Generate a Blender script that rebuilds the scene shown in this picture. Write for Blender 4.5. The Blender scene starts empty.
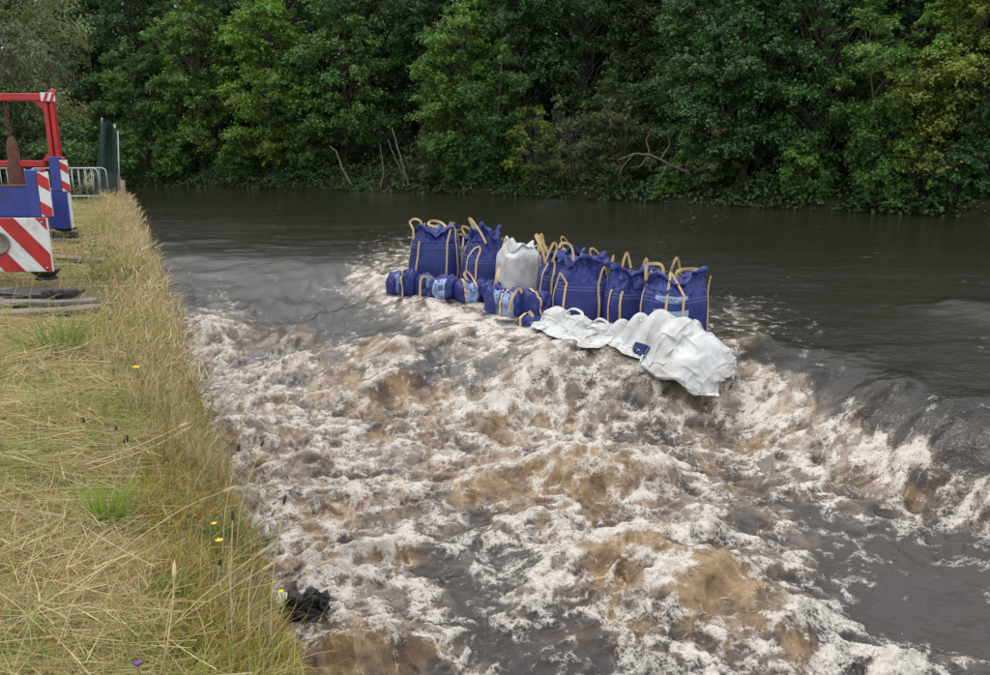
import bpy, math, random
import numpy as np
from mathutils import Vector, Matrix

rad = math.radians
scene = bpy.context.scene
col = scene.collection

# ------------------------------------------------------------------ camera
EYE = 2.70            # metres above the pool level (z = 0)
PITCH = rad(13.2)
FOCAL = 800.0         # focal length for a 990 pixel wide picture
cam_data = bpy.data.cameras.new('camera')
cam_data.sensor_width = 36.0
cam_data.lens = 36.0 * FOCAL / 990.0
cam_data.clip_start = 0.05
cam_data.clip_end = 2000.0
cam = bpy.data.objects.new('camera', cam_data)
cam.location = (0, 0, EYE)
cam.rotation_euler = (rad(90) - PITCH, 0, 0)
col.objects.link(cam)
scene.camera = cam

# ------------------------------------------------------------------ sky and sun
SUN_ELEV, SUN_AZ = rad(58), rad(-45)      # azimuth from +Y clockwise: high, ahead of the viewer and to the left
world = bpy.data.worlds.new('World')
scene.world = world
world.use_nodes = True
wn = world.node_tree
for n in list(wn.nodes):
    wn.nodes.remove(n)
w_out = wn.nodes.new('ShaderNodeOutputWorld')
w_bg = wn.nodes.new('ShaderNodeBackground')
w_sky = wn.nodes.new('ShaderNodeTexSky')
w_sky.sky_type = 'NISHITA'
w_sky.sun_disc = False
w_sky.sun_elevation = SUN_ELEV
w_sky.sun_rotation = SUN_AZ
w_sky.dust_density = 4.0
w_sky.air_density = 1.0
w_hs = wn.nodes.new('ShaderNodeHueSaturation')
w_hs.inputs['Saturation'].default_value = 0.22
wn.links.new(w_sky.outputs[0], w_hs.inputs['Color'])
w_mix = wn.nodes.new('ShaderNodeMix'); w_mix.data_type = 'RGBA'        # thin even cloud over the clear sky
w_mix.inputs['Factor'].default_value = 0.75
w_mix.inputs[7].default_value = (7.6, 7.9, 8.4, 1.0)
wn.links.new(w_hs.outputs[0], w_mix.inputs[6])
wn.links.new(w_mix.outputs[2], w_bg.inputs['Color'])
w_bg.inputs['Strength'].default_value = 0.15
wn.links.new(w_bg.outputs[0], w_out.inputs[0])

sun_data = bpy.data.lights.new('sun', 'SUN')
sun_data.energy = 0.7
sun_data.angle = rad(14)
sun_data.color = (1.0, 0.95, 0.87)
sun = bpy.data.objects.new('sun', sun_data)
sd = Vector((math.sin(SUN_AZ) * math.cos(SUN_ELEV), math.cos(SUN_AZ) * math.cos(SUN_ELEV), math.sin(SUN_ELEV)))
sun.rotation_euler = sd.to_track_quat('Z', 'Y').to_euler()
sun.location = sd * 60
col.objects.link(sun)

scene.view_settings.view_transform = 'Standard'
scene.view_settings.look = 'None'
scene.view_settings.gamma = 1.0
scene.view_settings.exposure = 0.40
scene.render.engine = 'CYCLES'
scene.cycles.use_denoising = True
scene.cycles.max_bounces = 5
scene.cycles.diffuse_bounces = 2
scene.cycles.glossy_bounces = 2
scene.cycles.transmission_bounces = 3
scene.cycles.transparent_max_bounces = 5
scene.cycles.caustics_reflective = False
scene.cycles.caustics_refractive = False

# ------------------------------------------------------------------ survey helpers (photo point -> place)
SP, CP = math.sin(PITCH), math.cos(PITCH)

def at(u, v, z):
    """the place on level z that is seen at photo point (u, v)"""
    a, b = (u - 495.0) / FOCAL, -(v - 337.5) / FOCAL
    d = Vector((a, CP + b * SP, -SP + b * CP))
    k = (z - EYE) / d.z
    return Vector((0, 0, EYE)) + d * k

def X(u, y, z=0.3):
    return (u - 495.0) / FOCAL * (y * CP + (EYE - z) * SP)

def Z(v, y):
    return EYE - y * math.tan(PITCH + math.atan((v - 337.5) / FOCAL))

# ------------------------------------------------------------------ noise
_rng = np.random.RandomState(7)
_perm = _rng.permutation(256).astype(np.int64)
_perm = np.concatenate([_perm, _perm, _perm])
_ang = _rng.rand(256) * 2 * np.pi
_gx, _gy = np.cos(_ang), np.sin(_ang)

def perlin(x, y, seed=0):
    x = np.asarray(x, float) + seed * 17.31
    y = np.asarray(y, float) - seed * 9.73
    xi, yi = np.floor(x).astype(np.int64), np.floor(y).astype(np.int64)
    xf, yf = x - xi, y - yi
    xi &= 255; yi &= 255
    def g(ix, iy, dx, dy):
        h = _perm[_perm[ix & 255] + (iy & 255)]
        return _gx[h] * dx + _gy[h] * dy
    u = xf * xf * xf * (xf * (xf * 6 - 15) + 10)
    v = yf * yf * yf * (yf * (yf * 6 - 15) + 10)
    a = g(xi, yi, xf, yf); b = g(xi + 1, yi, xf - 1, yf)
    c = g(xi, yi + 1, xf, yf - 1); d = g(xi + 1, yi + 1, xf - 1, yf - 1)
    return ((a + u * (b - a)) + v * ((c + u * (d - c)) - (a + u * (b - a)))) * 1.5

def fbm(x, y, octaves=4, seed=0, gain=0.5):
    r, a, f = 0, 1.0, 1.0
    for o in range(octaves):
        r = r + a * perlin(x * f, y * f, seed + o * 3)
        a *= gain; f *= 2.03
    return r

def ridged(x, y, octaves=4, seed=0, gain=0.55):
    r, a, f, t = 0, 1.0, 1.0, 0
    for o in range(octaves):
        r = r + a * (1 - np.abs(perlin(x * f, y * f, seed + o * 5)) * 1.6)
        t += a; a *= gain; f *= 2.1
    return r / t

def sstep(a, b, x):
    t = np.clip((np.asarray(x, float) - a) / (b - a), 0, 1)
    return t * t * (3 - 2 * t)

# ------------------------------------------------------------------ mesh helpers
def mesh_np(name, verts, faces, smooth=False):
    """verts (n,3); faces (m,k) with k = 3 or 4"""
    verts = np.ascontiguousarray(verts, dtype=np.float32)
    faces = np.ascontiguousarray(faces, dtype=np.int32)
    me = bpy.data.meshes.new(name)
    m, k = faces.shape
    me.vertices.add(len(verts)); me.vertices.foreach_set('co', verts.ravel())
    me.loops.add(m * k); me.loops.foreach_set('vertex_index', faces.ravel())
    me.polygons.add(m)
    me.polygons.foreach_set('loop_start', np.arange(0, m * k, k, dtype=np.int32))
    if smooth:
        me.polygons.foreach_set('use_smooth', np.ones(m, dtype=bool))
    me.update(calc_edges=True)
    return me

def set_attr(me, name, vals):
    a = me.attributes.new(name, 'FLOAT', 'POINT')
    a.data.foreach_set('value', np.ascontiguousarray(vals, dtype=np.float32))

def set_col(me, name, vals):
    a = me.attributes.new(name, 'FLOAT_COLOR', 'POINT')
    v = np.ones((len(vals), 4), dtype=np.float32); v[:, :3] = vals
    a.data.foreach_set('color', v.ravel())

def link(name, me, mat=None, parent=None):
    o = bpy.data.objects.new(name, me)
    if mat is not None and me is not None and len(me.materials) == 0:
        me.materials.append(mat)
    col.objects.link(o)
    if parent is not None:
        o.parent = parent
    return o

def tag(o, label=None, cat=None, group=None, kind=None):
    if label: o['label'] = label
    if cat: o['category'] = cat
    if group: o['group'] = group
    if kind: o['kind'] = kind
    return o

def empty(name, loc=(0, 0, 0), rz=0.0):
    o = bpy.data.objects.new(name, None)
    o.empty_display_size = 0.2
    o.location = loc; o.rotation_euler = (0, 0, rz)
    col.objects.link(o)
    return o

def copy_tree(o, parent=None):
    c = o.copy(); col.objects.link(c); c.parent = parent
    for ch in list(o.children):
        copy_tree(ch, c)
    return c

class MB:
    """collects simple solids into one mesh"""
    def __init__(self):
        self.v, self.f, self.sm = [], [], []
    def add(self, vs, fs, smooth=False):
        n = len(self.v)
        self.v += [tuple(p) for p in vs]
        self.f += [tuple(i + n for i in f) for f in fs]
        self.sm += [smooth] * len(fs)
        return self
    def box(self, c, s, rot=None, bev=0.0):
        c = Vector(c); hx, hy, hz = s[0] / 2, s[1] / 2, s[2] / 2
        if bev <= 0:
            vs = [Vector((x, y, z)) for x in (-hx, hx) for y in (-hy, hy) for z in (-hz, hz)]
            fs = [(0, 1, 3, 2), (4, 6, 7, 5), (0, 4, 5, 1), (2, 3, 7, 6), (0, 2, 6, 4), (1, 5, 7, 3)]
        else:
            b = min(bev, hx * .45, hy * .45, hz * .45)
            vs, fs = [], []
            idx = {}
            for sx in (-1, 1):
                for sy in (-1, 1):
                    for sz in (-1, 1):
                        for ax in range(3):
                            p = [sx * (hx - b), sy * (hy - b), sz * (hz - b)]
                            p[ax] = (sx * hx, sy * hy, sz * hz)[ax]
                            idx[(sx, sy, sz, ax)] = len(vs); vs.append(Vector(p))
            def face(keys):
                q = [idx[k] for k in keys]
                a, b_, c_ = vs[q[0]], vs[q[1]], vs[q[2]]
                nrm = (b_ - a).cross(c_ - a)
                mid = sum((vs[i] for i in q), Vector()) / len(q)
                fs.append(tuple(q) if nrm.dot(mid) > 0 else tuple(reversed(q)))
            for ax in range(3):
                o1, o2 = [i for i in range(3) if i != ax]
                for s_ in (-1, 1):
                    ks = []
                    for a_, b2 in ((-1, -1), (1, -1), (1, 1), (-1, 1)):
                        t = [0, 0, 0]; t[ax] = s_; t[o1] = a_; t[o2] = b2
                        ks.append((t[0], t[1], t[2], ax))
                    face(ks)
                for a_ in (-1, 1):
                    for b2 in (-1, 1):
                        t0 = [0, 0, 0]; t0[ax] = -1; t0[o1] = a_; t0[o2] = b2
                        t1 = list(t0); t1[ax] = 1
                        face([(*t0, o1), (*t1, o1), (*t1, o2), (*t0, o2)])
            for sx in (-1, 1):
                for sy in (-1, 1):
                    for sz in (-1, 1):
                        face([(sx, sy, sz, 0), (sx, sy, sz, 1), (sx, sy, sz, 2)])
        if rot is not None:
            vs = [rot @ p for p in vs]
        return self.add([p + c for p in vs], fs)
    def tube(self, pts, r, n=8, cap=True, flat=None):
        """round tube, or a flat strap when flat = (half width, half thickness)"""
        pts = [Vector(p) for p in pts]
        m = len(pts)
        rs = r if isinstance(r, (list, tuple)) else [r] * m
        vs, fs = [], []
        up = Vector((0, 0, 1))
        prev = None
        for i, p in enumerate(pts):
            d = (pts[min(i + 1, m - 1)] - pts[max(i - 1, 0)])
            if d.length < 1e-9: d = Vector((0, 0, 1))
            d.normalize()
            if prev is None:
                a = up if abs(d.dot(up)) < 0.95 else Vector((1, 0, 0))
                e1 = (a - d * a.dot(d)).normalized()
            else:
                e1 = prev - d * prev.dot(d)
                e1 = e1.normalized() if e1.length > 1e-6 else d.orthogonal().normalized()
            prev = e1
            e2 = d.cross(e1)
            for k in range(n):
                t = 2 * math.pi * k / n
                if flat:
                    vs.append(p + e2 * (flat[0] * (1 if math.cos(t) > 0 else -1) * min(1, abs(math.cos(t)) * 1.5)) + e1 * (flat[1] * math.sin(t)))
                else:
                    vs.append(p + (e1 * math.cos(t) + e2 * math.sin(t)) * rs[i])
        for i in range(m - 1):
            for k in range(n):
                a, b = i * n + k, i * n + (k + 1) % n
                fs.append((a, b, b + n, a + n))
        if cap:
            fs.append(tuple(range(n - 1, -1, -1)))
            fs.append(tuple((m - 1) * n + k for k in range(n)))
        return self.add(vs, fs, True)
    def prism(self, poly, o, ex, ey, ez, th):
        """flat polygon (list of (a,b)) in the plane o + a*ex + b*ey, thickened by th along ez"""
        n = len(poly)
        o, ex, ey, ez = Vector(o), Vector(ex), Vector(ey), Vector(ez)
        vs = [o + ex * a + ey * b for a, b in poly] + [o + ex * a + ey * b + ez * th for a, b in poly]
        fs = [tuple(range(n - 1, -1, -1)), tuple(range(n, 2 * n))]
        fs += [(i, (i + 1) % n, (i + 1) % n + n, i + n) for i in range(n)]
        return self.add(vs, fs)
    def lathe(self, prof, c, n=20, axis='z'):
        vs, fs = [], []
        for r, h in prof:
            for k in range(n):
                t = 2 * math.pi * k / n
                p = (r * math.cos(t), r * math.sin(t), h) if axis == 'z' else (r * math.cos(t), h, r * math.sin(t))
                vs.append(Vector(p) + Vector(c))
        for i in range(len(prof) - 1):
            for k in range(n):
                a, b = i * n + k, i * n + (k + 1) % n
                fs.append((a, b, b + n, a + n))
        fs.append(tuple(range(n - 1, -1, -1)))
        fs.append(tuple((len(prof) - 1) * n + k for k in range(n)))
        return self.add(vs, fs, True)
    def build(self, name, mat, parent=None):
        me = bpy.data.meshes.new(name)
        me.from_pydata(self.v, [], self.f)
        me.polygons.foreach_set('use_smooth', np.array(self.sm, dtype=bool))
        me.update()
        me.materials.append(mat)
        return link(name, me, None, parent)

# ------------------------------------------------------------------ materials
MATS = {}

def nodes_of(name):
    m = bpy.data.materials.new(name)
    m.use_nodes = True
    nt = m.node_tree
    for n in list(nt.nodes):
        nt.nodes.remove(n)
    out = nt.nodes.new('ShaderNodeOutputMaterial')
    bs = nt.nodes.new('ShaderNodeBsdfPrincipled')
    nt.links.new(bs.outputs[0], out.inputs[0])
    MATS[name] = m
    return m, nt, bs, out

def N(nt, typ, **kw):
    n = nt.nodes.new(typ)
    for k, v in kw.items():
        setattr(n, k, v)
    return n

def L(nt, a, b):
    nt.links.new(a, b)

def mixc(nt, fac, a, b, blend='MIX'):
    n = N(nt, 'ShaderNodeMix', data_type='RGBA', blend_type=blend)
    for sock, val in ((n.inputs['Factor'], fac), (n.inputs[6], a), (n.inputs[7], b)):
        if hasattr(val, 'links') or isinstance(val, bpy.types.NodeSocket):
            L(nt, val, sock)
        elif isinstance(val, (int, float)):
            sock.default_value = val
        else:
            sock.default_value = (*val, 1.0)
    return n.outputs[2]

def math_n(nt, op, a, b=None, c=None, clamp=False):
    n = N(nt, 'ShaderNodeMath', operation=op, use_clamp=clamp)
    for i, v in enumerate((a, b, c)):
        if v is None: continue
        if isinstance(v, bpy.types.NodeSocket): L(nt, v, n.inputs[i])
        else: n.inputs[i].default_value = v
    return n.outputs[0]

def noise_n(nt, vec, scale, detail=4, rough=0.55, dist=0.0):
    n = N(nt, 'ShaderNodeTexNoise')
    n.inputs['Scale'].default_value = scale
    n.inputs['Detail'].default_value = detail
    n.inputs['Roughness'].default_value = rough
    n.inputs['Distortion'].default_value = dist
    if vec is not None: L(nt, vec, n.inputs['Vector'])
    return n.outputs['Fac']

def ramp_n(nt, fac, lo, hi, a=0.0, b=1.0):
    n = N(nt, 'ShaderNodeMapRange', interpolation_type='SMOOTHSTEP')
    n.inputs['From Min'].default_value = lo; n.inputs['From Max'].default_value = hi
    n.inputs['To Min'].default_value = a; n.inputs['To Max'].default_value = b
    L(nt, fac, n.inputs['Value'])
    return n.outputs['Result']

def bump_n(nt, height, strength, dist, normal=None):
    n = N(nt, 'ShaderNodeBump')
    n.inputs['Strength'].default_value = strength
    n.inputs['Distance'].default_value = dist
    L(nt, height, n.inputs['Height'])
    if normal is not None: L(nt, normal, n.inputs['Normal'])
    return n.outputs[0]

def simple(name, c1, c2=None, rough=0.6, scale=6.0, metal=0.0, bump=0.15, bscale=None, spec=0.5, lo=0.35, hi=0.65, bdist=0.01):
    """a painted, rusted or woven surface: two colours broken up by noise, fine relief"""
    m, nt, bs, out = nodes_of(name)
    tc = N(nt, 'ShaderNodeTexCoord')
    f = noise_n(nt, tc.outputs['Object'], scale, 6, 0.6)
    c = mixc(nt, ramp_n(nt, f, lo, hi), c1, c2 or c1)
    L(nt, c, bs.inputs['Base Color'])
    bs.inputs['Roughness'].default_value = rough
    bs.inputs['Metallic'].default_value = metal
    bs.inputs['Specular IOR Level'].default_value = spec
    if bump:
        f2 = noise_n(nt, tc.outputs['Object'], bscale or scale * 6, 4, 0.6)
        L(nt, bump_n(nt, f2, bump, bdist), bs.inputs['Normal'])
    return m
# ================================================================== river
# river frame: s runs downstream along the near bank, c runs across towards the far bank
FX, FY = 0.422, -0.906
RX, RY = 0.906, 0.422
C_EDGE = 0.36                      # the near bank's edge in c

def to_sc(x, y):
    return FX * x + FY * y, RX * x + RY * y

S_T = [-40, -16.5, -14.6, -13.0, -11.6, -10.2, -8.6, -7.6, -5.0, -2.0, 2.0]
CREST = [6.6, 6.4, 5.0, 5.9, 6.2, 6.6, 7.8, 8.9, 8.1, 7.8, 7.7]
TOE = [4.0, 3.8, 0.8, 0.8, 1.2, 2.4, 4.8, 6.2, 6.9, 6.8, 6.7]

def drop_mask(s, c):
    crest, toe = np.interp(s, S_T, CREST), np.interp(s, S_T, TOE)
    side = 1 - sstep(0, 1, (c - toe) / (crest - toe))
    # an even glide with rounded lip and foot; it starts further up along the near bank
    s0 = np.interp(c, [.3, 1.5, 2.8, 4.2, 7], [-23.5, -22.6, -21.3, -20.3, -19.6])
    s1 = np.interp(c, [1, 4.5], [-14.6, -15.8])
    t = (s - s0) / (s1 - s0)
    t = t * (1.25 - .25 * t)
    ton = np.clip(0.05 * (np.logaddexp(0, t / 0.05) - np.logaddexp(0, (t - 1) / 0.05)), 0, 1)
    return side * ton

DROP = 0.84

def base_height(s, c):
    m = drop_mask(s, c)
    return -DROP * m - 0.012 * np.clip(s + 13, 0, 20) * sstep(0.3, 0.9, m)

# survey of the surface: photo point, share of white foam, share of tan aerated water
SURVEY = [
 (200,200,0,0),(400,205,0,0),(600,215,0,0),(800,230,.01,0),(950,260,.01,0),(780,282,.07,0),(860,318,.03,0),(960,380,.05,0),(720,270,.01,0),(330,230,0,0),(200,225,.02,0),
 (960,295,.04,0),(900,340,.04,0),(830,300,.04,0),(600,240,0,0),(500,225,0,0),
 (170,250,.03,0),(230,258,.04,0),(300,280,.03,0),(250,300,.03,0),(330,270,.02,0),(190,300,.1,.1),(280,310,.03,0),(340,300,.05,0),(380,322,.1,0),(330,325,.08,.05),
 (370,287,.8,.35),(395,300,.85,.2),(410,335,.4,.1),(440,305,.9,.2),(480,312,.85,.2),(440,330,.8,.3),(520,335,.85,.15),(470,345,.65,.2),(560,350,.7,.1),(420,315,.85,.2),(355,290,.6,.3),
 (215,325,.95,.4),(205,350,.9,.4),(235,318,.35,.2),(260,340,.12,.55),(310,343,.15,.5),(338,352,.55,.2),(240,362,.85,.3),(290,368,.75,.3),(210,390,.8,.4),(340,386,.3,1),(400,388,.3,1),(440,388,.4,.8),
 (372,357,.35,.9),(395,362,.75,.5),(432,372,.15,.15),(480,378,.25,.05),(500,365,.5,.1),(540,362,.6,.1),(590,375,.5,.1),(640,392,.45,.1),(690,408,.85,.2),(660,398,.75,.15),(720,396,.9,.3),(490,335,1,.1),(540,352,.95,.1),(460,318,1,.1),(600,362,.75,.1),(270,402,.7,.4),(220,420,.75,.4),(300,420,.5,.5),
 (350,412,.6,.4),(390,425,.35,.6),(450,420,.6,.5),(500,400,.85,.5),(530,415,.8,.55),(552,395,.8,.2),(560,440,.75,.6),(600,432,.65,.4),(620,460,.65,.7),(560,480,.5,.9),(500,455,.6,.6),(600,492,.3,.95),
 (640,478,.65,.5),(450,462,.55,.5),(400,465,.65,.3),(350,455,.7,.3),(290,450,.4,.5),(260,480,.55,.45),(320,490,.6,.35),(400,490,.45,.4),(460,487,.3,.85),(520,510,.4,.6),(580,515,.45,.6),
 (660,430,.35,.2),(700,440,.5,.35),(740,400,.85,.5),(760,378,.85,.5),(780,420,.7,.6),(820,440,.65,.5),(870,452,.72,.5),(930,476,.66,.4),(980,496,.62,.4),(800,470,.55,.3),(730,470,.45,.4),(690,482,.55,.2),
 (660,510,.65,.35),(720,520,.5,.1),(770,500,.4,.2),(850,490,.4,.35),(920,512,.35,.35),(970,525,.35,.2),(900,495,.35,.6),
 (780,352,.07,0),(800,367,.05,0),(860,397,.04,0),(910,427,.03,0),(960,457,.02,0),(790,392,.3,.2),(840,418,.25,.1),(900,447,.25,.1),(775,398,.8,.5),(825,428,.75,.5),(875,450,.72,.45),(925,471,.7,.4),(965,488,.7,.4),(1010,505,.6,.3),(800,412,.75,.5),(850,437,.72,.5),(905,460,.66,.4),(830,380,.12,0),(880,412,.08,0),(940,442,.04,0),(985,467,.03,0),(740,340,.42,.3),(720,320,.3,.1),(790,328,.12,0),(850,350,.04,0),(900,382,.05,0),
 (850,560,.1,0),(920,580,.06,0),(980,560,.12,0),(900,620,.05,0),(970,640,.04,0),(830,530,.3,.1),(900,537,.14,.05),(860,600,.07,0),(940,610,.05,0),
 (560,545,.85,.4),(620,540,.8,.4),(680,550,.65,.5),(590,572,.3,1),(640,580,.35,.9),(700,578,.25,1),(720,602,.15,1),(762,612,.3,.9),(740,640,.12,.8),(680,630,.45,.4),(640,612,.75,.3),(610,608,.25,1),
 (780,580,.5,.3),(740,550,.5,.3),(812,617,.6,.4),(822,600,.4,.2),(850,642,.6,.1),(800,655,.25,.7),(902,666,.95,0),(862,666,.55,.1),(942,670,.4,0),(700,662,.55,.3),(762,667,.5,.3),
 (350,556,.75,.6),(300,562,.7,.6),(400,556,.65,.5),(432,572,.4,.2),(480,545,.35,.1),(520,562,.35,.1),(450,530,.4,.2),(380,520,.3,.5),(310,520,.4,.5),(460,602,.1,0),(500,590,.14,.05),(542,600,.5,.3),
 (572,617,.2,.3),(420,612,.4,.1),(390,612,.7,.1),(370,600,.7,.1),(450,632,.12,.1),(520,627,.45,.2),(560,642,.08,.35),(600,647,.1,.35),(520,657,.08,.2),(640,667,.3,.3),(400,640,.6,.6),(350,642,.15,.7),
 (340,667,.08,.7),(440,650,.7,.5),(480,657,.5,.2),(420,667,.25,.7),(310,632,.25,.5),(330,612,.45,.4),(290,590,.4,.3),
 (1080,450,.08,0),(1080,560,.15,0),(1080,640,.08,0),(1080,520,.4,.3),(1080,350,.03,0),(560,720,.2,.3),(760,720,.3,.3),(950,720,.2,.1),(400,720,.3,.4),(1250,560,.1,0),
]
# standing waves and boils: photo point, height, half width across, half length along the flow (m)
WAVES = [
 (215,332,.26,.45,.35),(372,290,.14,.40,.30),(395,362,.26,.38,.28),(372,360,.16,.22,.22),(385,392,.26,.95,.26),(300,372,.16,.5,.3),(500,412,.30,.62,.38),(545,400,.2,.4,.3),
 (560,460,.28,.55,.4),(615,470,.30,.55,.45),(470,485,.20,.6,.3),(590,562,.30,.48,.32),(700,572,.36,.55,.40),(772,618,.24,.40,.32),(640,560,.16,.3,.3),
 (350,560,.22,.75,.20),(410,642,.24,.62,.24),(330,655,.16,.4,.3),(745,394,.15,.5,.3),(800,427,.12,.5,.28),(865,452,.09,.8,.22),(945,482,.07,.8,.2),
 (270,402,.18,.6,.26),(300,460,.17,.6,.26),(390,428,.18,.55,.22),(650,482,.18,.4,.35),(540,340,.12,.7,.3),(450,322,.16,.5,.35),(700,525,.14,.45,.3),(890,500,.12,.55,.26),
 (420,300,.12,.5,.3),(230,430,.18,.5,.28),(250,500,.18,.5,.26),(360,500,.15,.5,.24),(540,520,.16,.45,.26),(800,490,.12,.5,.3),(660,650,.14,.4,.24),(850,650,.12,.35,.24),(905,665,.14,.2,.2),
 (540,602,.10,.25,.18),(310,590,.08,.25,.15),
]
HOLLOWS = [(275,348,.16,.7,.25),(435,374,.16,.5,.25),(460,605,.10,.6,.3),(560,645,.12,.7,.3),(880,590,.10,1.0,.6),(390,340,.10,.4,.3),(640,640,.1,.5,.25)]

def river_surface():
    # finer near the viewer's bank, coarser towards the far bank
    vs = np.concatenate([np.arange(760, 700, -4.0), np.arange(700, 182, -1.0), np.array([181, 179, 177, 175, 172, 169, 166, 163])])
    ang = PITCH + np.arctan((vs - 337.5) / FOCAL)
    dist = (EYE + 0.35) / np.tan(ang)
    tans = np.concatenate([np.linspace(-1.6, -0.75, 40, endpoint=False), np.linspace(-0.75, 0.78, 1010), np.linspace(0.78, 1.9, 50)[1:]])
    D, T = np.meshgrid(dist, tans, indexing='ij')
    x, y = (T * D * 1.02).ravel(), D.ravel()
    nr, nc = len(dist), len(tans)
    s, c = to_sc(x, y)
    m = drop_mask(s, c)
    z = base_height(s, c)
    # survey coordinates of every point
    px, pz = x, z - EYE
    fwd = y * CP - pz * SP
    upc = y * SP + pz * CP
    u = 495 + FOCAL * px / fwd
    v = 337.5 - FOCAL * upc / fwd
    # warp the survey a little so that its patches get torn outlines
    calm = 1 - .7 * sstep(720, 800, u)
    wu = u + calm * 26 * fbm(s * 1.1, c * 1.4, 3, 11) * sstep(240, 420, v) + 6 * fbm(s * 3, c * 3, 2, 12)
    wv = v + calm * 14 * fbm(s * 1.1, c * 1.4, 3, 15) * sstep(240, 420, v)
    S = np.array(SURVEY, dtype=np.float32)
    foam = np.zeros(len(x), np.float32); tan = np.zeros(len(x), np.float32); wsum = np.zeros(len(x), np.float32)
    wu32, wv32 = wu.astype(np.float32), wv.astype(np.float32)
    for (au, av, af, at_) in S:
        d2 = (wu32 - au) ** 2 + ((wv32 - av) * 1.45) ** 2
        w = 1.0 / (d2 + 140.0) ** 2
        foam += w * af; tan += w * at_; wsum += w
    foam /= wsum; tan /= wsum
    rough = np.clip(foam * 1.15 + tan * 0.5, 0, 1)           # how broken the surface is
    rapid = np.clip(m * 1.2, 0, 1)
    # --- waves
    crest = np.zeros(len(x)); face = np.zeros(len(x))
    ws = s + 0.16 * fbm(s * 1.3, c * 1.3, 3, 21); wc = c + 0.20 * fbm(s * 1.3, c * 1.3, 3, 25)
    for (au, av, h, wd, ln) in WAVES:
        p = at(au, av, -0.25); p = at(au, av, float(base_height(*[np.array(q) for q in to_sc(p.x, p.y)])) + h * .6)
        s0, c0 = to_sc(p.x, p.y)
        ds, dc = ws - s0, wc - c0
        lu = np.where(ds < 0, ln * 1.15, ln * 0.8)
        g = np.exp(-(np.abs(ds) / lu) ** 1.7 - (dc / wd) ** 2)
        z = z + h * g
        crest = np.maximum(crest, np.exp(-((ds + ln * .15) / (ln * .42)) ** 2 - (dc / (wd * .95)) ** 2) * min(1, h / .22))
        face = np.maximum(face, np.exp(-((ds - ln * .55) / (ln * .5)) ** 2 - (dc / wd) ** 2) * min(1, h / .22))
    hollow = np.zeros(len(x))
    for (au, av, h, wd, ln) in HOLLOWS:
        p = at(au, av, -0.6)
        s0, c0 = to_sc(p.x, p.y)
        g = np.exp(-((ws - s0) / ln) ** 2 - ((wc - c0) / wd) ** 2)
        z = z - h * g
        hollow = np.maximum(hollow, g)
    # --- turbulence: billows, stretched a little along the flow
    a1 = fbm(s * 0.9, c * 0.75, 2, 31)
    b1 = np.abs(fbm(s * 1.9 + a1 * .6, c * 1.6, 2, 33)); b2 = np.abs(fbm(s * 4.6 + b1, c * 4.0 + a1, 2, 35)); b3 = np.abs(fbm(s * 11 + b2 * 1.5, c * 10, 2, 37)); b4 = fbm(s * 27, c * 27, 2, 39)
    mid = 1 - sstep(9, 16, y) * .5; close = 1 - sstep(5, 9, y)      # no relief finer than the mesh can carry
    turb = rapid * rough
    z = z + rapid * (0.05 * a1) + turb * (0.12 * (0.45 - b1) + 0.075 * (0.4 - b2) * mid + 0.022 * (0.4 - b3) * close)
    glassy = rapid * (1 - rough)
    z = z + glassy * (0.014 * fbm(s * 1.4, c * 2.4, 3, 41) + 0.005 * fbm(s * 5.5, c * 9, 2, 43))
    # smooth tongues: long curved folds where the currents meet, shallow on the pool
    tong = sstep(-21.5, -18, s) * (1 - sstep(-14.5, -12.5, s)) * (c < 8)
    fold = ridged(s * 0.33 + 0.5 * fbm(s * .4, c * .4, 2, 51), c * 0.75 + s * .12, 2, 53)
    z = z + tong * (0.055 * sstep(0.55, 0.98, fold) + 0.02 * fbm(s * 1.1, c * 1.8, 3, 55))
    pool = 1 - np.clip(m * 1.3, 0, 1)
    # the pool shivers above the lip where the current quickens
    rz = sstep(-34, -26, s) * (1 - sstep(-20.5, -18.5, s)) * (1 - sstep(5, 10, c))
    z = z + rz * (0.030 * fbm(x * .55, y * 1.1, 2, 151) + 0.016 * fbm(x * 1.3, y * 2.3, 2, 153))
    z = z + pool * np.clip(30.0 / np.maximum(y, 5), .3, 1) * (0.010 * fbm(s * 0.8, c * 0.8, 3, 57) + 0.004 * fbm(s * 3.1, c * 3.1, 2, 59))
    # slow upwellings on the pool that tilt towards the light
    for (au, av, h, wd, ln) in ((960, 308, .13, .8, .55), (1015, 314, .12, 1.0, .55), (812, 284, .025, .6, .3), (750, 300, .03, .8, .4), (860, 352, .03, .7, .35), (985, 428, .03, .5, .3), (330, 262, .05, 1.1, .7), (200, 240, .05, 1.2, .9)):
        p = at(au, av, 0.0); s0, c0 = to_sc(p.x, p.y)
        z = z + h * np.exp(-((ws - s0) / ln) ** 2 - ((wc - c0) / wd) ** 2)
    # right shoulder: fast sheet with fine lengthwise rills
    crestc, toec = np.interp(s, S_T, CREST), np.interp(s, S_T, TOE)
    sh = sstep(0, .35, (c - toec) / (crestc - toec)) * (1 - sstep(.8, 1.15, (c - toec) / (crestc - toec))) * (s > -10.5)
    z = z + sh * (0.018 * fbm(s * 3.0 + c * 1.5, c * 5.0 - s * 3.0, 3, 61))
    # --- foam: torn filaments, ordered so that the survey share is the covered share
    rel = z - base_height(s, c)          # carry the pattern down the steep faces
    qs, qc = s - 1.1 * rel + 0.12 * fbm(s * 2.6, c * 2.6, 3, 71), c + 0.35 * rel + 0.12 * fbm(s * 2.6, c * 2.6, 3, 75)
    fn = 0.45 * ridged(qs * 1.7, qc * 1.6, 2, 81) + 0.40 * ridged(qs * 3.6, qc * 3.2, 1, 85) + 0.28 * ridged(qs * 7.0, qc * 6.4, 1, 89) * close
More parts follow.
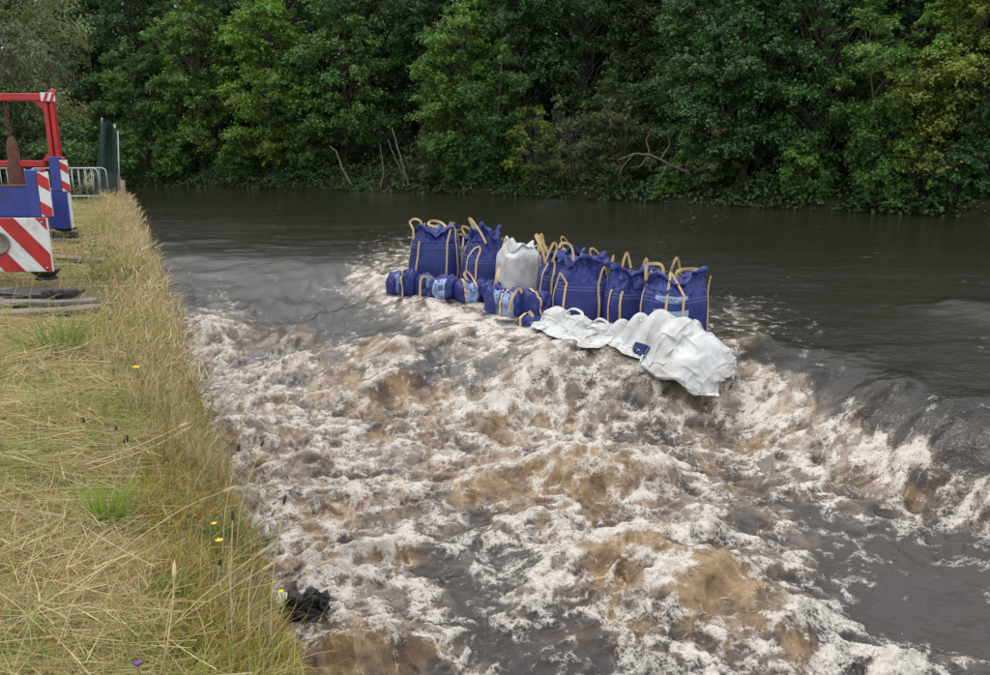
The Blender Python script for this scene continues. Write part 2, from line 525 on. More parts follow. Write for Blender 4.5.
    order = np.argsort(fn); q = np.empty(len(fn)); q[order] = np.linspace(0, 1, len(fn))
    share = np.clip(foam * (1 - 0.55 * hollow) * .80 + 0.50 * crest * sstep(.15, .4, foam) - 0.26 * face * sstep(.25, .6, tan) + rough * (0.75 * (.27 - b1) + 0.42 * (.25 - b2)), 0, 1.0) * sstep(0.0, 0.02, foam)
    cover = sstep(-0.62, 0.62, q - (1 - share)) * sstep(.02, .10, share)
    # long lacy threads drawn out along the flow where the water is half broken
    lace = sstep(.78, .97, ridged(qs * .9, qc * 3.0, 2, 131)) * rapid
    cover = np.maximum(cover, lace * sstep(.05, .35, foam) * .62)
    streak = sstep(.80, .97, ridged(x * .35 + .6 * fbm(x * .6, y * .6, 2, 121), y * 1.5, 3, 123)) * sstep(.05, .5, fbm(x * .22, y * .3, 2, 127)) * (1 - np.clip(m * 3, 0, 1)) * sstep(34, 16, y)
    cover = np.maximum(cover, .42 * streak * sstep(.3, .7, q))
    tanv = np.clip(tan * .92 + 0.22 * face * rough - 0.3 * hollow + 0.42 * fbm(qs * 2.4, qc * 2.8, 4, 95) * rough - .06, 0, 1)
    z = z + cover * rapid * 0.006 * (0.4 + q)
    co = np.stack([x, y, z], 1)
    # crests lean and tear forward a little
    lean = crest * turb
    co[:, 0] += FX * 0.03 * lean + turb * 0.03 * fbm(s * 4, c * 4, 2, 97)
    co[:, 1] += FY * 0.03 * lean + turb * 0.03 * fbm(s * 4, c * 4, 2, 98)
    i, j = np.meshgrid(np.arange(nr - 1), np.arange(nc - 1), indexing='ij')
    a = (i * nc + j).ravel()
    faces = np.stack([a, a + 1, a + nc + 1, a + nc], 1)
    me = mesh_np('water', co, faces, True)
    set_attr(me, 'foam', cover); set_attr(me, 'tan', tanv); set_attr(me, 'veil', np.clip(share * sstep(.06, .3, share) + 0.12 * fbm(qs * 2.2, qc * 2.6, 3, 99) * rough, 0, 1)); set_attr(me, 'broken', np.clip(turb, 0, 1)); set_attr(me, 'air', rapid)
    return me, co, cover, crest * turb, turb, y

def water_material():
    m, nt, bs, out = nodes_of('peaty_water')
    tc = N(nt, 'ShaderNodeTexCoord')
    mp = N(nt, 'ShaderNodeMapping')
    mp.inputs['Rotation'].default_value = (0, 0, math.atan2(0.422, 0.906))
    L(nt, tc.outputs['Object'], mp.inputs['Vector'])
    mp2 = N(nt, 'ShaderNodeMapping'); mp2.inputs['Scale'].default_value = (0.85, 1.2, 1.0)
    L(nt, mp.outputs[0], mp2.inputs['Vector'])
    A = {}
    for k in ('foam', 'tan', 'broken', 'veil', 'air'):
        a = N(nt, 'ShaderNodeAttribute', attribute_name=k); A[k] = a.outputs['Fac']
    def ridge(scale, detail, dist, k):
        n_ = noise_n(nt, mp.outputs[0], scale, detail, 0.55, dist)
        return math_n(nt, 'SUBTRACT', 1.0, math_n(nt, 'MULTIPLY', math_n(nt, 'ABSOLUTE', math_n(nt, 'SUBTRACT', n_, 0.5)), k))
    r1 = ridge(6.0, 3, 0.8, 5.0); r2 = ridge(18, 3, 0.7, 5.0); n2 = ridge(46, 2, 0.5, 4.0)
    n1 = noise_n(nt, mp.outputs[0], 4.0, 4, 0.55, 0.8)
    nn = math_n(nt, 'ADD', math_n(nt, 'ADD', math_n(nt, 'MULTIPLY', r1, 0.32), math_n(nt, 'MULTIPLY', r2, 0.38)), math_n(nt, 'MULTIPLY', n2, 0.30))
    dev = math_n(nt, 'MULTIPLY', math_n(nt, 'SUBTRACT', nn, 0.67), 1.45)
    gate = ramp_n(nt, math_n(nt, 'MULTIPLY_ADD', A['tan'], 0.3, A['foam']), 0.02, 0.25)
    fm = math_n(nt, 'ADD', math_n(nt, 'MULTIPLY_ADD', math_n(nt, 'MULTIPLY', A['tan'], A['broken']), 0.10, A['foam']), math_n(nt, 'MULTIPLY', dev, gate))
    fmask = ramp_n(nt, fm, 0.30, 1.16)
    td = math_n(nt, 'ADD', A['tan'], math_n(nt, 'MULTIPLY', math_n(nt, 'MULTIPLY', dev, A['broken']), 0.55))
    tmask = ramp_n(nt, td, 0.08, 0.85)
    thin = math_n(nt, 'MULTIPLY', ramp_n(nt, math_n(nt, 'ADD', A['veil'], math_n(nt, 'MULTIPLY', math_n(nt, 'MULTIPLY', dev, gate), 0.5)), 0.05, 1.0), 0.80)
    deep = mixc(nt, A['air'], (0.022, 0.019, 0.014), (0.058, 0.048, 0.044))
    amber = mixc(nt, ramp_n(nt, n1, .30, .70), (0.14, 0.083, 0.038), (0.36, 0.240, 0.128))
    body = mixc(nt, tmask, deep, amber)
    body = mixc(nt, thin, body, (0.385, 0.308, 0.232))
    c = mixc(nt, fmask, body, (0.665, 0.615, 0.545))
    L(nt, c, bs.inputs['Base Color'])
    r = math_n(nt, 'ADD', math_n(nt, 'MULTIPLY', tmask, 0.08), 0.06)
    r = math_n(nt, 'ADD', r, math_n(nt, 'MULTIPLY', fmask, 0.45))
    L(nt, r, bs.inputs['Roughness'])
    bs.inputs['IOR'].default_value = 1.333
    # ripples too small for the mesh, then the bubbly grain of the broken water
    w1 = noise_n(nt, mp.outputs[0], 1.6, 4, 0.55, 0.3)
    mp3 = N(nt, 'ShaderNodeMapping'); mp3.inputs['Scale'].default_value = (1.0, 1.7, 1.0)
    L(nt, tc.outputs['Object'], mp3.inputs['Vector'])
    w2 = noise_n(nt, mp3.outputs[0], 6.5, 3, 0.55, 0.4)
    w3 = noise_n(nt, mp2.outputs[0], 24, 3, 0.6, 0.6)
    mp4 = N(nt, 'ShaderNodeMapping'); mp4.inputs['Scale'].default_value = (0.10, 0.32, 1.0)
    L(nt, tc.outputs['Object'], mp4.inputs['Vector'])
    lanes = ramp_n(nt, noise_n(nt, mp4.outputs[0], 1.0, 5, 0.6, 0.5), 0.40, 0.64, 0.35, 1.25)
    b = bump_n(nt, math_n(nt, 'MULTIPLY', math_n(nt, 'MULTIPLY', w1, lanes), math_n(nt, 'MULTIPLY_ADD', A['air'], -0.65, 1.0)), 0.40, 0.055)
    b = bump_n(nt, math_n(nt, 'MULTIPLY', w2, lanes), 0.60, 0.026, b)
    b = bump_n(nt, w3, 0.55, 0.013, b)
    gb = N(nt, 'ShaderNodeBump'); gb.inputs['Distance'].default_value = 0.03
    L(nt, nn, gb.inputs['Height']); L(nt, math_n(nt, 'MULTIPLY_ADD', fmask, 0.45, 0.12), gb.inputs['Strength']); L(nt, b, gb.inputs['Normal'])
    L(nt, gb.outputs[0], bs.inputs['Normal'])
    return m

def foam_drop_material():
    m, nt, bs, out = nodes_of('spray_drops')
    bs.inputs['Base Color'].default_value = (0.80, 0.77, 0.72, 1)
    bs.inputs['Roughness'].default_value = 0.35
    return m

w_me, w_co, w_cover, w_crest, w_turb, w_y = river_surface()
water = link('water', w_me, water_material())
tag(water, 'peat brown river breaking into white foam below the bags', kind='structure')

def spray():
    rs = np.random.RandomState(3)
    vis = (np.abs(w_co[:, 0]) < 0.85 * w_co[:, 1]) & (w_y < 19) & (w_y > 3.2)
    pr = (w_crest ** 1.2 * 1.0 + 0.10 * (w_turb > .55)) * (w_cover > .35) * vis * np.clip(w_y / 9, .35, 1)
    pr = pr / pr.sum()
    n = 15000
    i = rs.choice(len(pr), n, p=pr)
    p = w_co[i].copy()
    lift = rs.gamma(1.2, 0.020, n) * (0.4 + 1.3 * w_crest[i])
    p[:, 2] += lift + 0.004
    p[:, :2] += rs.normal(0, 0.03, (n, 2))
    sz = rs.gamma(3.0, 0.0009, n) * np.clip(w_y[i] / 7, .75, 1.7) * (1 - np.clip(lift * 2.5, 0, .5))
    d = rs.normal(0, 1, (n, 3)); d[:, 2] = d[:, 2] * .6 + .3; d += np.array([FX, FY, 0]) * .6
    d /= np.linalg.norm(d, axis=1)[:, None]
    t = np.array([[0, 0, 1], [.94, 0, -.33], [-.47, .82, -.33], [-.47, -.82, -.33]])
    vv = p[:, None, :] + t[None] * sz[:, None, None]
    vv[:, 0, :] += d * (sz * rs.uniform(.5, 4.5, n))[:, None]
    f = np.array([[0, 1, 2], [0, 2, 3], [0, 3, 1], [1, 3, 2]])
    ff = (np.arange(n)[:, None, None] * 4 + f[None]).reshape(-1, 3)
    o = link('spray', mesh_np('spray', vv.reshape(-1, 3), ff, True), foam_drop_material())
    tag(o, 'fine white spray thrown up by the breaking water', kind='stuff')
spray()

# ------------------------------------------------------------------ quick look-up of the water level
def water_z(x, y):
    s, c = to_sc(x, y)
    return float(base_height(np.array(s), np.array(c)))
# ================================================================== land
BANK_Z = 1.05

def edge_pt(y):
    """point on the near bank's edge line"""
    return (C_EDGE - RY * y) / RX

def ground_material(name, c1, c2, c3, scale):
    m, nt, bs, out = nodes_of(name)
    tc = N(nt, 'ShaderNodeTexCoord')
    f = noise_n(nt, tc.outputs['Object'], scale, 8, 0.65)
    g = noise_n(nt, tc.outputs['Object'], scale * 9, 5, 0.7)
    c = mixc(nt, ramp_n(nt, f, .38, .62), c1, c2)
    c = mixc(nt, ramp_n(nt, g, .45, .7), c, c3)
    L(nt, c, bs.inputs['Base Color'])
    bs.inputs['Roughness'].default_value = 0.95
    bs.inputs['Specular IOR Level'].default_value = 0.15
    L(nt, bump_n(nt, g, .9, .05), bs.inputs['Normal'])
    return m

def bank_height(e, l):
    """ground level at e metres inland from the edge and l metres along it"""
    h = BANK_Z + 0.06 * fbm(e * .7, l * .7, 3, 101) + 0.025 * fbm(e * 3, l * 3, 2, 103)
    return h - 0.30 * np.exp(-np.clip(e, 0, 9) / 0.10) * 0.6 - 0.05 * np.exp(-np.clip(e, 0, 9) / .4)

def near_bank():
    ls = np.concatenate([np.arange(-14, 0, 1.0), np.arange(0, 12, 0.09), np.arange(12, 30, 0.3), np.arange(30, 70, 2.0)])
    es = np.concatenate([np.array([0, .03, .07, .12, .2, .3]), np.arange(.4, 3, .1), np.arange(3, 12, .35), np.arange(12, 90, 4.0)])
    E, Lg = np.meshgrid(es, ls, indexing='ij')
    wig = 0.05 * fbm(Lg * 1.7, Lg * 0, 3, 105) + .04 * fbm(Lg * .5, Lg * 0, 2, 106)
    Zg = bank_height(E, Lg)
    rows = []
    cc = C_EDGE - E + wig * np.exp(-E / .5)
    ss = -Lg
    top = np.stack([FX * ss + RX * cc, FY * ss + RY * cc, Zg], -1)
    # the face of the bank below the edge, dropping into the water
    face = []
    for k, (oz, off) in enumerate(((-1.75, .28), (-1.2, .20), (-.8, .14), (-.4, .09), (-.15, .05))):
        c_ = C_EDGE + wig[0] + off + 0.06 * fbm(ls * 3, ls * 0 + k, 2, 108)
        face.append(np.stack([FX * -ls + RX * c_, FY * -ls + RY * c_, np.full(len(ls), BANK_Z - .25 + oz)], -1)[None])
    P = np.concatenate(face + [top], 0)
    nr, nc = P.shape[:2]
    i, j = np.meshgrid(np.arange(nr - 1), np.arange(nc - 1), indexing='ij')
    a = (i * nc + j).ravel()
    f = np.stack([a, a + 1, a + nc + 1, a + nc], 1)
    me = mesh_np('ground', P.reshape(-1, 3), f, True)
    o = link('ground', me, ground_material('bank_soil', (.16, .125, .065), (.235, .185, .095), (.085, .075, .035), 2.2))
    tag(o, 'grassy near bank of straw coloured earth', kind='structure')
near_bank()

# the far bank: waterline from photo points, wooded ground rising behind it
FAR = [Vector((-95, 92, 0)), Vector((-60, 80, 0)), Vector((-40, 71, 0))] + [at(u, v, 0) for u, v in ((60, 183.5), (130, 185.5), (345, 190), (480, 194), (700, 204), (860, 212), (990, 218.5))] + [Vector((30, 24.5, 0)), Vector((46, 15, 0)), Vector((70, 4, 0)), Vector((100, -20, 0))]
_fl = [0.0]
for a, b in zip(FAR, FAR[1:]):
    _fl.append(_fl[-1] + (b - a).length)

def far_point(t, off=0.0):
    """t metres along the far waterline, off metres behind it"""
    x = float(np.interp(t, _fl, [p.x for p in FAR])); y = float(np.interp(t, _fl, [p.y for p in FAR]))
    x2 = float(np.interp(t + 2, _fl, [p.x for p in FAR])); y2 = float(np.interp(t + 2, _fl, [p.y for p in FAR]))
    x1 = float(np.interp(t - 2, _fl, [p.x for p in FAR])); y1 = float(np.interp(t - 2, _fl, [p.y for p in FAR]))
    d = Vector((x2 - x1, y2 - y1, 0)).normalized()
    nrm = Vector((-d.y, d.x, 0))
    return Vector((x, y, 0)) + nrm * off

def far_t(u):
    """how far along the far waterline the photo column u meets it"""
    best = min(np.arange(0, _fl[-1], .25), key=lambda t: abs(495 + FOCAL * far_point(t).x / max(far_point(t).y * CP + EYE * SP, .1) - u) + (0 if far_point(t).y > 5 else 1e6))
    return float(best)

OFFS = [(-.4, -.8), (.0, .05), (.5, .45), (1.5, .8), (4, 1.3), (9, 2.4), (18, 5.0), (32, 9.0), (60, 15.0), (120, 20.0), (400, 24.0)]

def far_level(off):
    return float(np.interp(off, [o for o, _ in OFFS], [h for _, h in OFFS]))

def far_bank():
    ts = np.arange(0, _fl[-1], 1.5)
    P = np.zeros((len(OFFS), len(ts), 3))
    for i, (of, h) in enumerate(OFFS):
        for j, t in enumerate(ts):
            p = far_point(t, of + (0.35 * math.sin(t * .9) + .25 * math.sin(t * 2.3) if of < 5 else 0))
            P[i, j] = (p.x, p.y, h + (0.15 * math.sin(t * 1.3 + i) if i > 1 else 0))
    nr, nc = P.shape[:2]
    i, j = np.meshgrid(np.arange(nr - 1), np.arange(nc - 1), indexing='ij')
    a = (i * nc + j).ravel()
    me = mesh_np('far_bank_ground', P.reshape(-1, 3), np.stack([a, a + nc, a + nc + 1, a + 1], 1)[:, ::-1], True)
    o = link('far_bank_ground', me, ground_material('forest_soil', (.020, .016, .011), (.028, .030, .014), (.014, .018, .008), .8))
    tag(o, 'dark wooded ground rising behind the far waterline', kind='structure')
far_bank()
# ================================================================== trees
def leaf_material(name, rough=0.5, trans=0.28):
    m, nt, bs, out = nodes_of(name)
    a = N(nt, 'ShaderNodeAttribute', attribute_name='tint')
    oi = N(nt, 'ShaderNodeObjectInfo')
    c = mixc(nt, 1.0, mixc(nt, 1.0, a.outputs['Color'], oi.outputs['Color'], 'MULTIPLY'), (1.48, 1.66, 1.52), 'MULTIPLY')
    L(nt, c, bs.inputs['Base Color'])
    bs.inputs['Roughness'].default_value = rough
    bs.inputs['Specular IOR Level'].default_value = 0.35
    tr = N(nt, 'ShaderNodeBsdfTranslucent')
    c2 = mixc(nt, 1.0, c, (1.0, 1.15, .45), 'MULTIPLY')
    L(nt, c2, tr.inputs['Color'])
    mx = N(nt, 'ShaderNodeMixShader'); mx.inputs[0].default_value = trans
    L(nt, bs.outputs[0], mx.inputs[1]); L(nt, tr.outputs[0], mx.inputs[2])
    L(nt, mx.outputs[0], out.inputs[0])
    return m
LEAF = leaf_material('leaves')
BARK = simple('bark', (.055, .045, .035), (.10, .085, .065), .9, 5, bump=.8, bscale=18, bdist=.04)
DEADWOOD = simple('dead_wood', (.19, .16, .12), (.12, .10, .075), .85, 7, bump=.5)

def leaves_mesh(name, P, nrm, size, tint, rs, slim=0.62, droop=None):
    """one folded diamond for each leaf or small spray of leaves"""
    n = len(P)
    nrm = nrm / np.maximum(np.linalg.norm(nrm, axis=1), 1e-6)[:, None]
    r = rs.normal(0, 1, (n, 3))
    if droop is not None: r = r * .5 + droop
    d = r - nrm * (r * nrm).sum(1)[:, None]
    d /= np.maximum(np.linalg.norm(d, axis=1), 1e-6)[:, None]
    w = np.cross(nrm, d)
    s = size[:, None]
    wob = rs.uniform(.6, 1.3, (n, 1))
    tip = P + d * s * .6 - nrm * s * .10
    base = P - d * s * .5
    l = P + w * s * slim * .5 * wob + nrm * s * .10 + d * s * rs.uniform(-.15, .15, (n, 1))
    q = P - w * s * slim * .5 / wob + nrm * s * .10 + d * s * rs.uniform(-.15, .15, (n, 1))
    V = np.stack([base, q, tip, l], 1).reshape(-1, 3)
    F = np.arange(n * 4).reshape(n, 4)
    F = np.concatenate([F[:, [0, 1, 2]], F[:, [0, 2, 3]]], 0)
    me = mesh_np(name, V, F)
    set_col(me, 'tint', np.repeat(tint, 4, 0))
    me.materials.append(LEAF)
    return me

def limb_path(a, b, rs, sag=.0, n=6):
    a, b = Vector(a), Vector(b)
    L_ = (b - a).length
    pts = []
    for i in range(n + 1):
        t = i / n
        p = a.lerp(b, t)
        p += Vector(rs.normal(0, .035 * L_, 3)) * math.sin(math.pi * t)
        p.z += sag * L_ * math.sin(math.pi * t)
        pts.append(p)
    return pts

def tree_proto(kind, seed):
    """returns (trunk mesh builder, crown mesh) of one kind of tree, base at the origin"""
    rs = np.random.RandomState(seed)
    K = dict(
        broad=dict(h=15.0, r=4.4, z0=1.2, n=95, cr=(1.0, 1.7), fl=.55, leaves=330, ls=(.17, .32), base=(.062, .105, .036)),
        tall=dict(h=20.0, r=4.6, z0=4.0, n=95, cr=(1.1, 1.9), fl=.6, leaves=270, ls=(.20, .36), base=(.045, .080, .034)),
        alder=dict(h=10.5, r=3.4, z0=.2, n=85, cr=(.7, 1.25), fl=.6, leaves=330, ls=(.14, .26), base=(.060, .105, .034)),
        willow=dict(h=14.5, r=5.0, z0=1.0, n=150, cr=(.8, 1.4), fl=.85, leaves=330, ls=(.12, .22), base=(.085, .095, .055)),
        shrub=dict(h=3.6, r=2.1, z0=.05, n=42, cr=(.45, .8), fl=.65, leaves=260, ls=(.10, .20), base=(.065, .110, .036)),
        loose=dict(h=5.0, r=2.2, z0=.3, n=36, cr=(.4, .75), fl=.7, leaves=170, ls=(.09, .18), base=(.085, .105, .045)),
    )[kind]
    H, Rm = K['h'], K['r']
    # trunk, slightly bent, often in two stems
    tb = MB()
    stems = []
    for k in range({'alder': 3, 'shrub': 4, 'loose': 4, 'willow': 2}.get(kind, 1)):
        lean = rs.normal(0, .05 if kind in ('broad', 'tall') else .16, 2)
        pts = [Vector((lean[0] * t * H + .12 * H * .1 * math.sin(3 * t + k), lean[1] * t * H, -.5 + (H * .86 + .5) * t)) for t in np.linspace(0, 1, 9)]
        r0 = H * {'broad': .020, 'tall': .018, 'willow': .018}.get(kind, .012)
        tb.tube(pts, [r0 * (1.25 - .2 * (i > 0)) * (1 - .86 * i / 8) for i in range(9)], 7)
        stems.append(pts)
    cl = []
    tries = 0
    while len(cl) < K['n'] and tries < 9000:
        tries += 1
        t = rs.rand() ** .9
        z = K['z0'] + (H - K['z0']) * t
        prof = (math.sin(math.pi * min(1, (t * .86 + .14) ** .75)) ** .6) if kind not in ('willow',) else (1 - t ** 2.4) ** .5
        prof *= .8 + .35 * float(perlin(np.array(z * .45), np.array(seed * 1.7), 5))
        rr = Rm * prof * (0.35 + .65 * rs.rand() ** .45)
        a = rs.rand() * 6.283
        rr *= .82 + .36 * float(perlin(np.array(a * 1.1), np.array(z * .3 + seed), 9)) + .1
        st = stems[rs.randint(len(stems))]
        ax = st[min(8, int(t * 8))]
        p = np.array([ax.x + rr * math.cos(a), ax.y + rr * math.sin(a), z])
        rc = rs.uniform(*K['cr']) * (1.1 - .35 * t)
        if any(np.linalg.norm((p - q) / np.array([1, 1, .6])) < .62 * (rc + r2) * .9 for q, r2 in cl):
            continue
        cl.append((p, rc))
    Ps, Ns, Ss, Ts = [], [], [], []
    base = np.array(K['base'])
    for p, rc in cl:
        # a limb out to the clump
        st = stems[rs.randint(len(stems))]
        ai = int(np.clip((p[2] / H - .10 - .1 * rs.rand()) / .86 * 8, 1, 7))
        if rs.rand() < .75:
            tb.tube(limb_path(st[ai], Vector(p) - Vector((0, 0, rc * .25)), rs, .04, 5), [r0 * .33 * (1 - .8 * i / 5) for i in range(6)], 5, False)
        n = int(1.4 * K['leaves'] * (rc / np.mean(K['cr'])) ** 2)
        # leaves sit on ragged twigs that fan out of the clump's heart
        nt_ = max(9, int(n / 18))
        td = rs.normal(0, 1, (nt_, 3)); td[:, 2] = td[:, 2] * .75 + .28
        td /= np.linalg.norm(td, axis=1)[:, None]
        tl = rc * rs.uniform(.55, 1.12, nt_)
        k = rs.randint(0, nt_, n)
        along = rs.beta(2.6, 1.2, n)[:, None]
        q = td[k] * tl[k][:, None] * along
        q[:, 2] *= K['fl']
        q[:, 2] -= .16 * rc * (np.linalg.norm(q[:, :2], axis=1) / rc) ** 2
        q += rs.normal(0, .085 * rc, (n, 3))
        out = q / np.maximum(np.linalg.norm(q, axis=1), 1e-5)[:, None]
        nm = .45 * out + np.array([0, 0, .75]) + rs.normal(0, .42, (n, 3))
        Ps.append(q + p); Ns.append(nm)
        Ss.append(rs.uniform(K['ls'][0], K['ls'][1], n) * .80)
        ct = base * rs.uniform(.66, 1.42) * np.array([rs.uniform(.88, 1.2), 1, rs.uniform(.85, 1.15)])
        lt = ct[None] * rs.uniform(.72, 1.32, (n, 1)) * np.stack([rs.uniform(.9, 1.2, n), np.ones(n), np.ones(n)], 1)
        Ts.append(lt)
    dr = np.array([0, 0, -1.4]) if kind == 'willow' else None
    me = leaves_mesh(kind + '_crown', np.concatenate(Ps), np.concatenate(Ns), np.concatenate(Ss), np.concatenate(Ts), rs,
                     .34 if kind == 'willow' else .66, dr)
    return tb, me

TREES = {}
def tree(kind, variant, name, loc, scale, rz, color, label, group, cat='tree'):
    key = (kind, variant)
    if key not in TREES:
        tb, me = tree_proto(kind, 40 + variant * 7 + len(kind) * 3)
        tm = bpy.data.meshes.new(kind + '_trunk')
        tm.from_pydata(tb.v, [], tb.f); tm.update()
        tm.polygons.foreach_set('use_smooth', np.ones(len(tm.polygons), dtype=bool))
        tm.materials.append(BARK)
        TREES[key] = (tm, me)
    tm, me = TREES[key]
    o = empty(name, loc, rz)
    o.scale = scale if isinstance(scale, tuple) else (scale,) * 3
    t = link('trunk', tm, None, o)
    c = link('crown', me, None, o)
    c.color = (*color, 1)
    tag(o, label, cat, group)
    return o

def far_tree(kind, variant, name, u, off, scale, color, label, group, cat='tree', rz=None):
    t = far_t(u)
    p = far_point(t, off)
    # keep the photo column when stepping back from the waterline
    fw = p.y * CP + EYE * SP
    p.x = (u - 495) / FOCAL * fw if off > 0 else p.x
    tree(kind, variant, name, (p.x, p.y, far_level(off) - .15), scale, rz if rz is not None else (u * 1.37) % 6.28, color, label, group, cat)

W = (1, 1, 1)
G1 = 'trees along the far waterline'
# front row, left to right (photo column, metres behind the waterline)
far_tree('alder', 0, 'bank_tree', 150, 2.2, 1.05, (1.0, 1.05, 1), 'bushy mid green tree overhanging the water just beyond the barrier and netting', G1)
far_tree('broad', 0, 'bank_tree', 205, 3.4, .92, (1.25, 1.22, .9), 'light green broad tree sloping down to the water, second from the far left', G1)
far_tree('broad', 1, 'bank_tree', 278, 2.8, .90, (1.55, 1.45, .8), 'yellow green sycamore with the brightest top, left of the dark hollow', G1)
far_tree('broad', 2, 'bank_tree', 345, 4.4, 1.0, (1.1, 1.1, .95), 'tall green tree arching over the dark hollow and its leaning trunks', G1)
far_tree('alder', 1, 'bank_tree', 312, 2.2, .75, (1.05, 1.1, 1), 'low green tree dipping its branches left of the dark hollow', G1)
far_tree('broad', 0, 'bank_tree', 462, 3.0, .80, (1.35, 1.35, .85), 'rounded bright green tree standing behind the first blue bag', G1, rz=2.2)
far_tree('alder', 2, 'bank_tree', 492, 1.9, .80, (1.0, 1.12, 1.05), 'dense green tree right at the waterline behind the white bag', G1)
far_tree('alder', 0, 'bank_tree', 615, 3.6, .55, (.85, .82, .95), 'small olive tree behind the pale dead branch', G1, rz=1.1)
far_tree('broad', 1, 'bank_tree', 690, 5.0, .72, (.75, .82, .9), 'slim dull green tree rising behind the dead branch', G1, rz=4.0)
far_tree('broad', 2, 'bank_tree', 742, 3.2, .82, (.72, .85, .95), 'big dark green tree filling the bank above the low leafy shrub', G1, rz=3.3)
far_tree('alder', 1, 'bank_tree', 705, 1.8, .62, (.75, .9, .9), 'dark low tree leaning over the water beside the dead branch', G1, rz=2.6)
far_tree('broad', 0, 'bank_tree', 820, 3.4, .80, (.80, .92, .95), 'wide dark tree between the big dark one and the light green one', G1, rz=5.0)
far_tree('alder', 2, 'bank_tree', 885, 2.0, .78, (1.25, 1.3, .95), 'light green tree bulging over the water towards the edge of the picture', G1, rz=.6)
far_tree('broad', 1, 'bank_tree', 955, 3.0, .74, (2.1, 1.45, .95), 'tree with tan browning leaves near the picture\'s edge', G1, rz=1.9)
far_tree('alder', 0, 'bank_tree', 975, 1.8, .58, (.75, .9, .95), 'dark low tree under the browning one', G1, rz=3.0)
far_tree('broad', 2, 'bank_tree', 1050, 3.4, .8, (.9, .95, .95), 'green tree just past the picture\'s edge beyond the browning one', G1, rz=.3)
far_tree('broad', 0, 'bank_tree', 1180, 3.4, .85, (.9, .95, .95), 'green tree well past the browning one, out of the picture', G1, rz=1.3)
far_tree('broad', 1, 'bank_tree', 1400, 3.4, .85, (.9, .95, .95), 'last green tree of the bank, far out of the picture', G1, rz=2.3)
far_tree('alder', 1, 'bank_tree', 98, 2.5, 1.1, (.85, .95, 1), 'dark green tree seen behind the netting at the barrier end', G1, rz=.9)
# second and third rows: the dark wood behind
G2 = 'dark trees of the wood behind the bank trees'
LB = 'tall dark tree of the wood standing behind the bank trees'
k = 0
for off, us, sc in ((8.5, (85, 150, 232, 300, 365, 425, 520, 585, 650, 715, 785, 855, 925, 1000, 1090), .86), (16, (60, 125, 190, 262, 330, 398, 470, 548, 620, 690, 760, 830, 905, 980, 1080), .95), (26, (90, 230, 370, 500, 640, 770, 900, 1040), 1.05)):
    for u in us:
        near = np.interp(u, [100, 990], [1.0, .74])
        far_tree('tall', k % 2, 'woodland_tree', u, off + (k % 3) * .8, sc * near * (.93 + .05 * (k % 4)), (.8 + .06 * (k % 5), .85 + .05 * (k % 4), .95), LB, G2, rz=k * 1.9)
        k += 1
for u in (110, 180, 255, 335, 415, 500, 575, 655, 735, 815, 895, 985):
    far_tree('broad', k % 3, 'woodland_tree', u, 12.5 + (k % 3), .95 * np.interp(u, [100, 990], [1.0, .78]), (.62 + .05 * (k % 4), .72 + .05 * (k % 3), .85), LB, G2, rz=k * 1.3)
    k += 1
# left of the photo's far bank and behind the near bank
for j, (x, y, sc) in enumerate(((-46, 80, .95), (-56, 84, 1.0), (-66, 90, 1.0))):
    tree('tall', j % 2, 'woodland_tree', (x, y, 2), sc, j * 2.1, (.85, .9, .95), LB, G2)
# the grey green willow-like tree behind the barrier
WL = 'grey green fine leaved trees behind the barrier'
tree('willow', 0, 'willow_tree', (-19.2, 30.5, .95), .98, .4, (1.5, 1.4, 1.6), 'grey green fine leaved tree behind the barrier and red frame', WL)
tree('willow', 0, 'willow_tree', (-26.5, 33.5, .95), 1.05, 2.7, (.9, .95, .95), 'fine leaved tree beyond the grey green one, left of the picture', WL)
tree('shrub', 0, 'shrub', (-15.6, 28.2, .95), (1.0, 1.0, 1.05), 1.2, (.95, .85, 1.1), 'low grey green bush behind the barrier beside the netting', None, 'shrub')
tree('shrub', 1, 'shrub', (-18.2, 28.4, .95), (1.1, 1.1, .95), 2.9, (.85, .8, 1.05), 'low dark bush behind the barrier under the red frame', None, 'shrub')
# shrubs at the waterline
G3 = 'shrubs along the far waterline'
far_tree('shrub', 0, 'waterside_shrub', 172, .9, .95, (1.15, 1.15, .9), 'light green shrub at the waterline below the leftmost far trees', G3, 'shrub')
far_tree('shrub', 1, 'waterside_shrub', 236, .9, .85, (1.2, 1.2, .9), 'low green shrub touching the water left of the yellow green sycamore', G3, 'shrub')
far_tree('loose', 0, 'waterside_shrub', 428, 1.0, .8, (.8, .85, 1), 'thin dark shrub at the water beside the leaning trunks', G3, 'shrub')
far_tree('shrub', 1, 'waterside_shrub', 462, .8, .85, (1.0, 1.1, 1.05), 'leafy green shrub at the water behind the first two blue bags', G3, 'shrub', rz=3.9)
far_tree('loose', 1, 'waterside_shrub', 536, .9, .95, (1.5, 1.6, .75), 'bright yellow green young bush on the far bank above the white bag', G3, 'shrub')
far_tree('loose', 0, 'waterside_shrub', 578, 1.1, 1.0, (.95, .85, 1.0), 'olive grey willow bush right of the yellow green one', G3, 'shrub')
far_tree('loose', 1, 'waterside_shrub', 618, 1.3, .95, (.90, .82, 1.0), 'second olive grey willow bush, left of the dead branch', G3, 'shrub', rz=2.0)
far_tree('shrub', 0, 'waterside_shrub', 672, .7, .55, (1.1, 1.2, .8), 'small green mound of leaves under the dead branch', G3, 'shrub', rz=4.0)
far_tree('loose', 0, 'waterside_shrub', 704, 1.2, .95, (1.0, .95, .8), 'loose olive bush above the butt of the dead branch', G3, 'shrub', rz=2.4)
far_tree('shrub', 1, 'waterside_shrub', 806, .7, .80, (1.2, 1.35, .95), 'low leafy green shrub at the waterline below the wide dark tree', G3, 'shrub', rz=.5)
